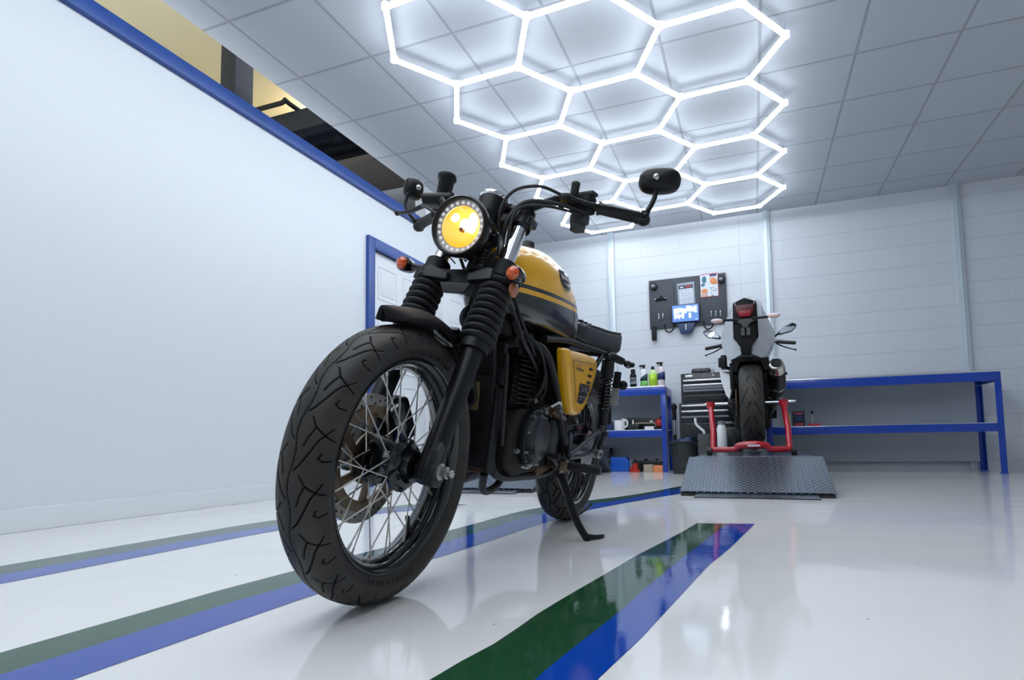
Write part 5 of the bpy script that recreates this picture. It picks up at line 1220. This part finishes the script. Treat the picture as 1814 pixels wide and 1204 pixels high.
# carburettor, airbox, battery area
b = B(); b.cyl((.80, 0, .62), (.62, 0, .60), .030); b.cyl((.72, 0, .55), (.72, 0, .68), .033); b.box((.72, .04, .60), (.05, .04, .05), .01); b.done('carburettor', 'engine_black', bk)
b = B(); b.box((.48, 0, .60), (.26, .20, .22), .03); b.done('airbox', 'matt_black', bk)
b = B(); b.box((.95, 0, .70), (.20, .10, .05), .015); b.cyl((1.0, .055, .665), (1.0, .085, .665), .012); b.box((.96, .05, .66), (.10, .03, .02), .005, R=Matrix.Rotation(.15, 3, 'Y')); b.done('ignition_coil', 'engine_dusty', bk)
# exhaust
b = B(); b.tube([(.93, -.02, .655), (1.00, -.05, .66), (1.115, -.055, .56), (1.135, -.06, .42), (1.10, -.065, .30), (1.00, -.08, .245), (.88, -.10, .232)], [.020, .022, .023, .024, .025, .027, .027], n=20, sm=8); ex = b.done('exhaust_header', 'wrap', bk)
b = B(); b.tube([(.96, .02, .262), (.935, .01, .215), (.87, .0, .200), (.80, .0, .215), (.76, 0, .255)], .012, n=14, sm=6); b.done('link_pipe', 'bracket_grey', bk)
b = B(); b.tube([(.88, -.10, .232), (.60, -.15, .235), (.30, -.20, .27), (.05, -.23, .33), (-.15, -.24, .38)], [.027, .03, .045, .048, .045], n=20, sm=6); b.done('silencer', 'satin_black', bk)

# ------------------------------------------------------------------ rear wheel, swingarm, shocks
rc = Vector((0, 0, .312))
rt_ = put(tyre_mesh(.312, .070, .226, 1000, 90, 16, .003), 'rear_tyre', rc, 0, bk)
b = B(); b.lathe([(-.052, .226), (-.053, .232), (-.048, .232), (-.044, .220), (-.03, .212), (-.01, .202), (.01, .202), (.03, .212), (.044, .220), (.048, .232), (.053, .232), (.052, .226), (.04, .216), (-.04, .216)], rc, (0, 1, 0), 72, close=True); rr_ = b.done('rear_rim', 'gloss_black', bk, ang=60)
b = B(); b.lathe([(.0525, .2235), (.0545, .2235), (.0545, .2320), (.0525, .2320)], rc, (0, 1, 0), 72, close=True); b.done('rim_edge', 'steel', rr_)
for k_ in range(10):
    a = 2*PI*k_/10; sa_ = .16; d = Vector((math.cos(a), 0, math.sin(a))); n_ = Vector((-math.sin(a), 0, math.cos(a)))
    for q in (-1, 1):
        b = B(); b.tube([rc+d*.05+n_*q*.008+Vector((0, .035, 0)), rc+d*.13+n_*q*.014+Vector((0, .04, 0)), rc+(d+n_*q*.17).normalized()*.206+Vector((0, .03, 0))], [.009, .007, .008], n=10, sm=3); b.done('spoke', 'engine_black', rr_)
b = B(); b.lathe([(-.07, .03), (-.06, .06), (-.02, .06), (.02, .045), (.04, .065), (.055, .065), (.065, .03)], rc, (0, 1, 0), 32); b.done('rear_hub', 'engine_black', bk)
b = B(); b.lathe([(.068, .080), (.070, .095), (.075, .095), (.077, .080)], rc, (0, 1, 0), 44); b.done('rear_sprocket', 'steel', bk)
b = B()
for i in range(46):
    t_ = i/45; p = Vector((.0, .073, .405)).lerp(Vector((.62, .073, .435)), t_); b.box(p, (.009, .010, .012), .002)
    p = Vector((.0, .073, .220)).lerp(Vector((.62, .073, .350)), t_); b.box(p, (.009, .010, .012), .002)
ch = b.done('chain', 'steel', bk)
b = B(); b.prism([(.50, .088, .425), (.20, .088, .445), (.12, .088, .42), (.14, .088, .40), (.50, .088, .385)], (0, .012, 0), .003); b.done('chain_guard', 'gloss_black', bk)
b = B()
for s in (1, -1): b.tube([(.53, s*.085, .35), (.38, s*.10, .345), (.10, s*.108, .318), (-.06, s*.108, .312)], [.022, .020, .018, .018], n=14, sm=4, flat=.7)
b.cyl((.53, -.09, .35), (.53, .09, .35), .024); sa2 = b.done('swingarm', 'peg_grey', bk)
b = B(); b.box((-.02, .125, .312), (.08, .012, .035), .004); b.cyl((0, .10, .312), (0, .142, .312), .014, n=6); b.cyl((-.075, .118, .312), (-.05, .118, .312), .006); b.done('chain_adjuster', 'steel', sa2)
for s in (1, -1):
    pt = Vector((.09, s*.135, .735)); pb_ = Vector((.02, s*.130, .350)); d = (pb_-pt).normalized(); L = (pb_-pt).length
    b = B(); b.ball(pt, .020, (1, .7, 1)); b.cyl(pt+d*.01, pt+d*.085, .027, .029, n=24); b.cyl(pt+d*.07, pt+d*(L*.7), .013); b.cyl(pt+d*(L*.55), pt+d*(L*.60), .029, n=24); b.cyl(pt+d*(L*.60), pt+d*(L-.03), .024, .022, n=24); b.cyl(pt+d*(L-.04), pt+d*L, .014); b.ball(pb_, .018, (1, .7, 1)); sh = b.done('shock_absorber', 'satin_black', bk)
    pts = []; nt_ = 9; a0 = pt+d*.085; L2 = L*.56-.085
    u_ = d.cross(Vector((0, 1, 0))).normalized(); w_ = d.cross(u_)
    for i in range(nt_*14+1): t_ = i/(nt_*14); a = 2*PI*nt_*t_; pts.append(a0+d*(L2*t_)+u_*.026*math.cos(a)+w_*.026*math.sin(a))
    b = B(); b.tube(pts, .0042, n=8, sm=0); b.done('spring', 'gloss_black', sh)
# rear mudguard, rear light, plate, indicator
b = B(); rings = []
for i in range(25):
    a = math.radians(48+i*4.6); ring = []
    for j in range(13): u_ = -1+2*j/12; R0 = .385-.020*abs(u_)**2.5; ring.append(rc+Vector((R0*math.cos(a), .085*u_, R0*math.sin(a))))
    rings.append(ring)
b.loft(rings, cap=False, closed=False); b.done('rear_mudguard', 'matt_black', bk, thick=.005)
b = B(); b.tube([(.04, .10, .755), (.05, .135, .748), (.02, .185, .732)], [.014, .019, .016], n=12); b.ball((.045, .125, .745), .026, (1, 1, .8)); b.done('signal_stalk', 'satin_black', bk)
b = B(); b.lathe([(.045, .002), (.04, .010), (.025, .015), (.0, .017), (-.02, .017), (-.03, .014)], (-.01, .200, .726), (1, 0, 0), 28); rs2 = b.done('turn_signal', 'satin_black', bk)
b = B(); b.lathe([(-.026, .0145), (-.036, .011), (-.04, .002)], (-.01, .200, .726), (1, 0, 0), 24); b.done('signal_lens', 'amber_dark', rs2)
b = B(); b.cyl((-.01, .19, .726), (-.01, .218, .725), .011, n=16); b.ball((-.01, .220, .725), .012); b.done('signal_cap', 'satin_black', rs2)
b = B(); b.lathe([(.05, .002), (.045, .012), (.028, .020), (.0, .0235), (-.02, .0235), (-.03, .018)], (-.01, -.205, .722), (1, 0, 0), 28); b.cyl((.02, -.1, .745), (-.01, -.2, .724), .011); b.done('turn_signal', 'satin_black', bk)
b = B(); b.box((-.06, .150, .655), (.03, .03, .075), .006); b.ball((-.08, .175, .635), .022); b.done('plate_bracket', 'matt_black', bk)
b = B(); b.box((-.07, .148, .588), (.004, .035, .095), .001, R=Matrix.Rotation(.1, 3, 'Y')); b.done('number_plate', 'plate_pale', bk)
b = B(); b.ball((-.235, 0, .80), .035, (.9, 1.4, .9)); b.done('tail_light', 'red_lens', bk)

# ------------------------------------------------------------------ pegs, stand, levers
b = B(); b.box((.585, .225, .293), (.030, .120, .026), .006)
for i in range(11): b.box((.585, .172+i*.0105, .307), (.034, .004, .006), .001)
pg = b.done('foot_peg', 'rubber', bk)
b = B(); b.box((.585, .150, .290), (.034, .035, .030), .005); b.box((.585, .145, .285), (.05, .006, .04), .002); b.cyl((.585, .10, .285), (.585, .16, .288), .011); b.done('peg_mount', 'bronze', pg)
b = B(); b.box((.585, -.225, .293), (.030, .120, .026), .006); b.cyl((.585, -.10, .285), (.585, -.18, .288), .011); b.done('foot_peg', 'rubber', bk)
b = B(); b.tube([(.56, .155, .325), (.17, .160, .425)], .010, n=10); b.tube([(.56, .155, .325), (.545, .150, .365), (.50, .13, .40)], .009, n=10, sm=3); b.tube([(.56, .155, .32), (.30, .155, .325), (.20, .155, .36), (.17, .160, .425)], .008, n=10, sm=3); b.box((.17, .165, .43), (.04, .02, .03), .006); b.box((.13, .172, .41), (.03, .03, .025), .006); b.done('passenger_peg_bracket', 'peg_grey', bk)
b = B(); b.tube([(.585, .12, .285), (.66, .145, .30), (.74, .150, .33)], .007, n=10, sm=4); b.cyl((.74, .14, .33), (.74, .18, .33), .010); b.done('gear_lever', 'satin_black', bk)
b = B(); b.tube([(.52, .115, .262), (.525, .150, .205), (.53, .205, .105), (.53, .250, .050), (.53, .262, .047)], [.017, .015, .0135, .013, .012], n=16, sm=6)
b.tube([(.53, .248, .052), (.51, .268, .050), (.475, .288, .050), (.455, .293, .052)], [.013, .012, .011, .009], n=14, sm=5, flat=.6); b.box((.52, .11, .265), (.05, .03, .05), .008)
ss = b.done('side_stand', 'satin_black', bk)
b = B(); b.tube([(.53, .20, .115), (.45, .215, .135), (.41, .222, .150)], .0055, n=10, sm=3); b.done('stand_spur', 'satin_black', ss)

# ------------------------------------------------------------------ cables
def cable(pts, r=.0042, name='cable'): b = B(); b.tube(pts, r, n=8, sm=8); return b.done(name, 'rubber', bk)
cable([(1.075, .190, 1.066), (1.115, .135, 1.075), (1.150, .075, 1.045), (1.165, .055, .97), (1.12, .070, .86), (1.02, .09, .74), (.88, .10, .64)], .0045)
cable([(1.04, .255, 1.030), (1.10, .175, 1.035), (1.135, .105, 1.020), (1.160, .075, .95), (1.13, .065, .85), (1.03, .06, .76)], .0065)
cable([(1.05, .240, 1.022), (1.11, .165, 1.022), (1.15, .10, 1.00), (1.165, .09, .93), (1.14, .085, .85)], .0042)
cable([(1.075, -.190, 1.05), (1.14, -.14, 1.03), (1.17, -.09, .96), (1.12, -.06, .85), (.98, -.06, .76)], .0048)
cable([(1.08, -.25, 1.035), (1.16, -.17, .995), (1.17, -.10, .95), (1.12, -.05, .86)], .0042)
cable([(1.14, .075, .78), (1.10, .112, .72), (1.02, .115, .66), (.93, .10, .64), (.82, .09, .60)], .006, 'hose')
cable([(.98, .085, .70), (.90, .115, .665), (.82, .118, .60), (.80, .105, .545), (.80, .08, .50)], .0045)
cable([(.94, .075, .70), (.86, .105, .655), (.78, .110, .58), (.775, .09, .52)], .0042)
cable([(.90, .065, .70), (.84, .09, .66), (.76, .10, .60), (.745, .10, .54), (.76, .09, .51)], .0055, 'hose')
cable([(1.30, .075, .60), (1.235, .080, .66), (1.18, .085, .72), (1.13, .06, .80)], .0045)
cable([(.60, .13, .47), (.555, .135, .40), (.55, .13, .33), (.54, .12, .27)], .005)
cable([(1.06, .085, .62), (1.055, .09, .55), (1.045, .092, .46), (1.02, .09, .36)], .007, 'hose')
b = B(); b.tube([(1.17, -.055, .84), (1.185, -.070, .855), (1.175, -.085, .85)], .002, n=6, sm=4); b.done('cable_tie', 'matt_black', bk)
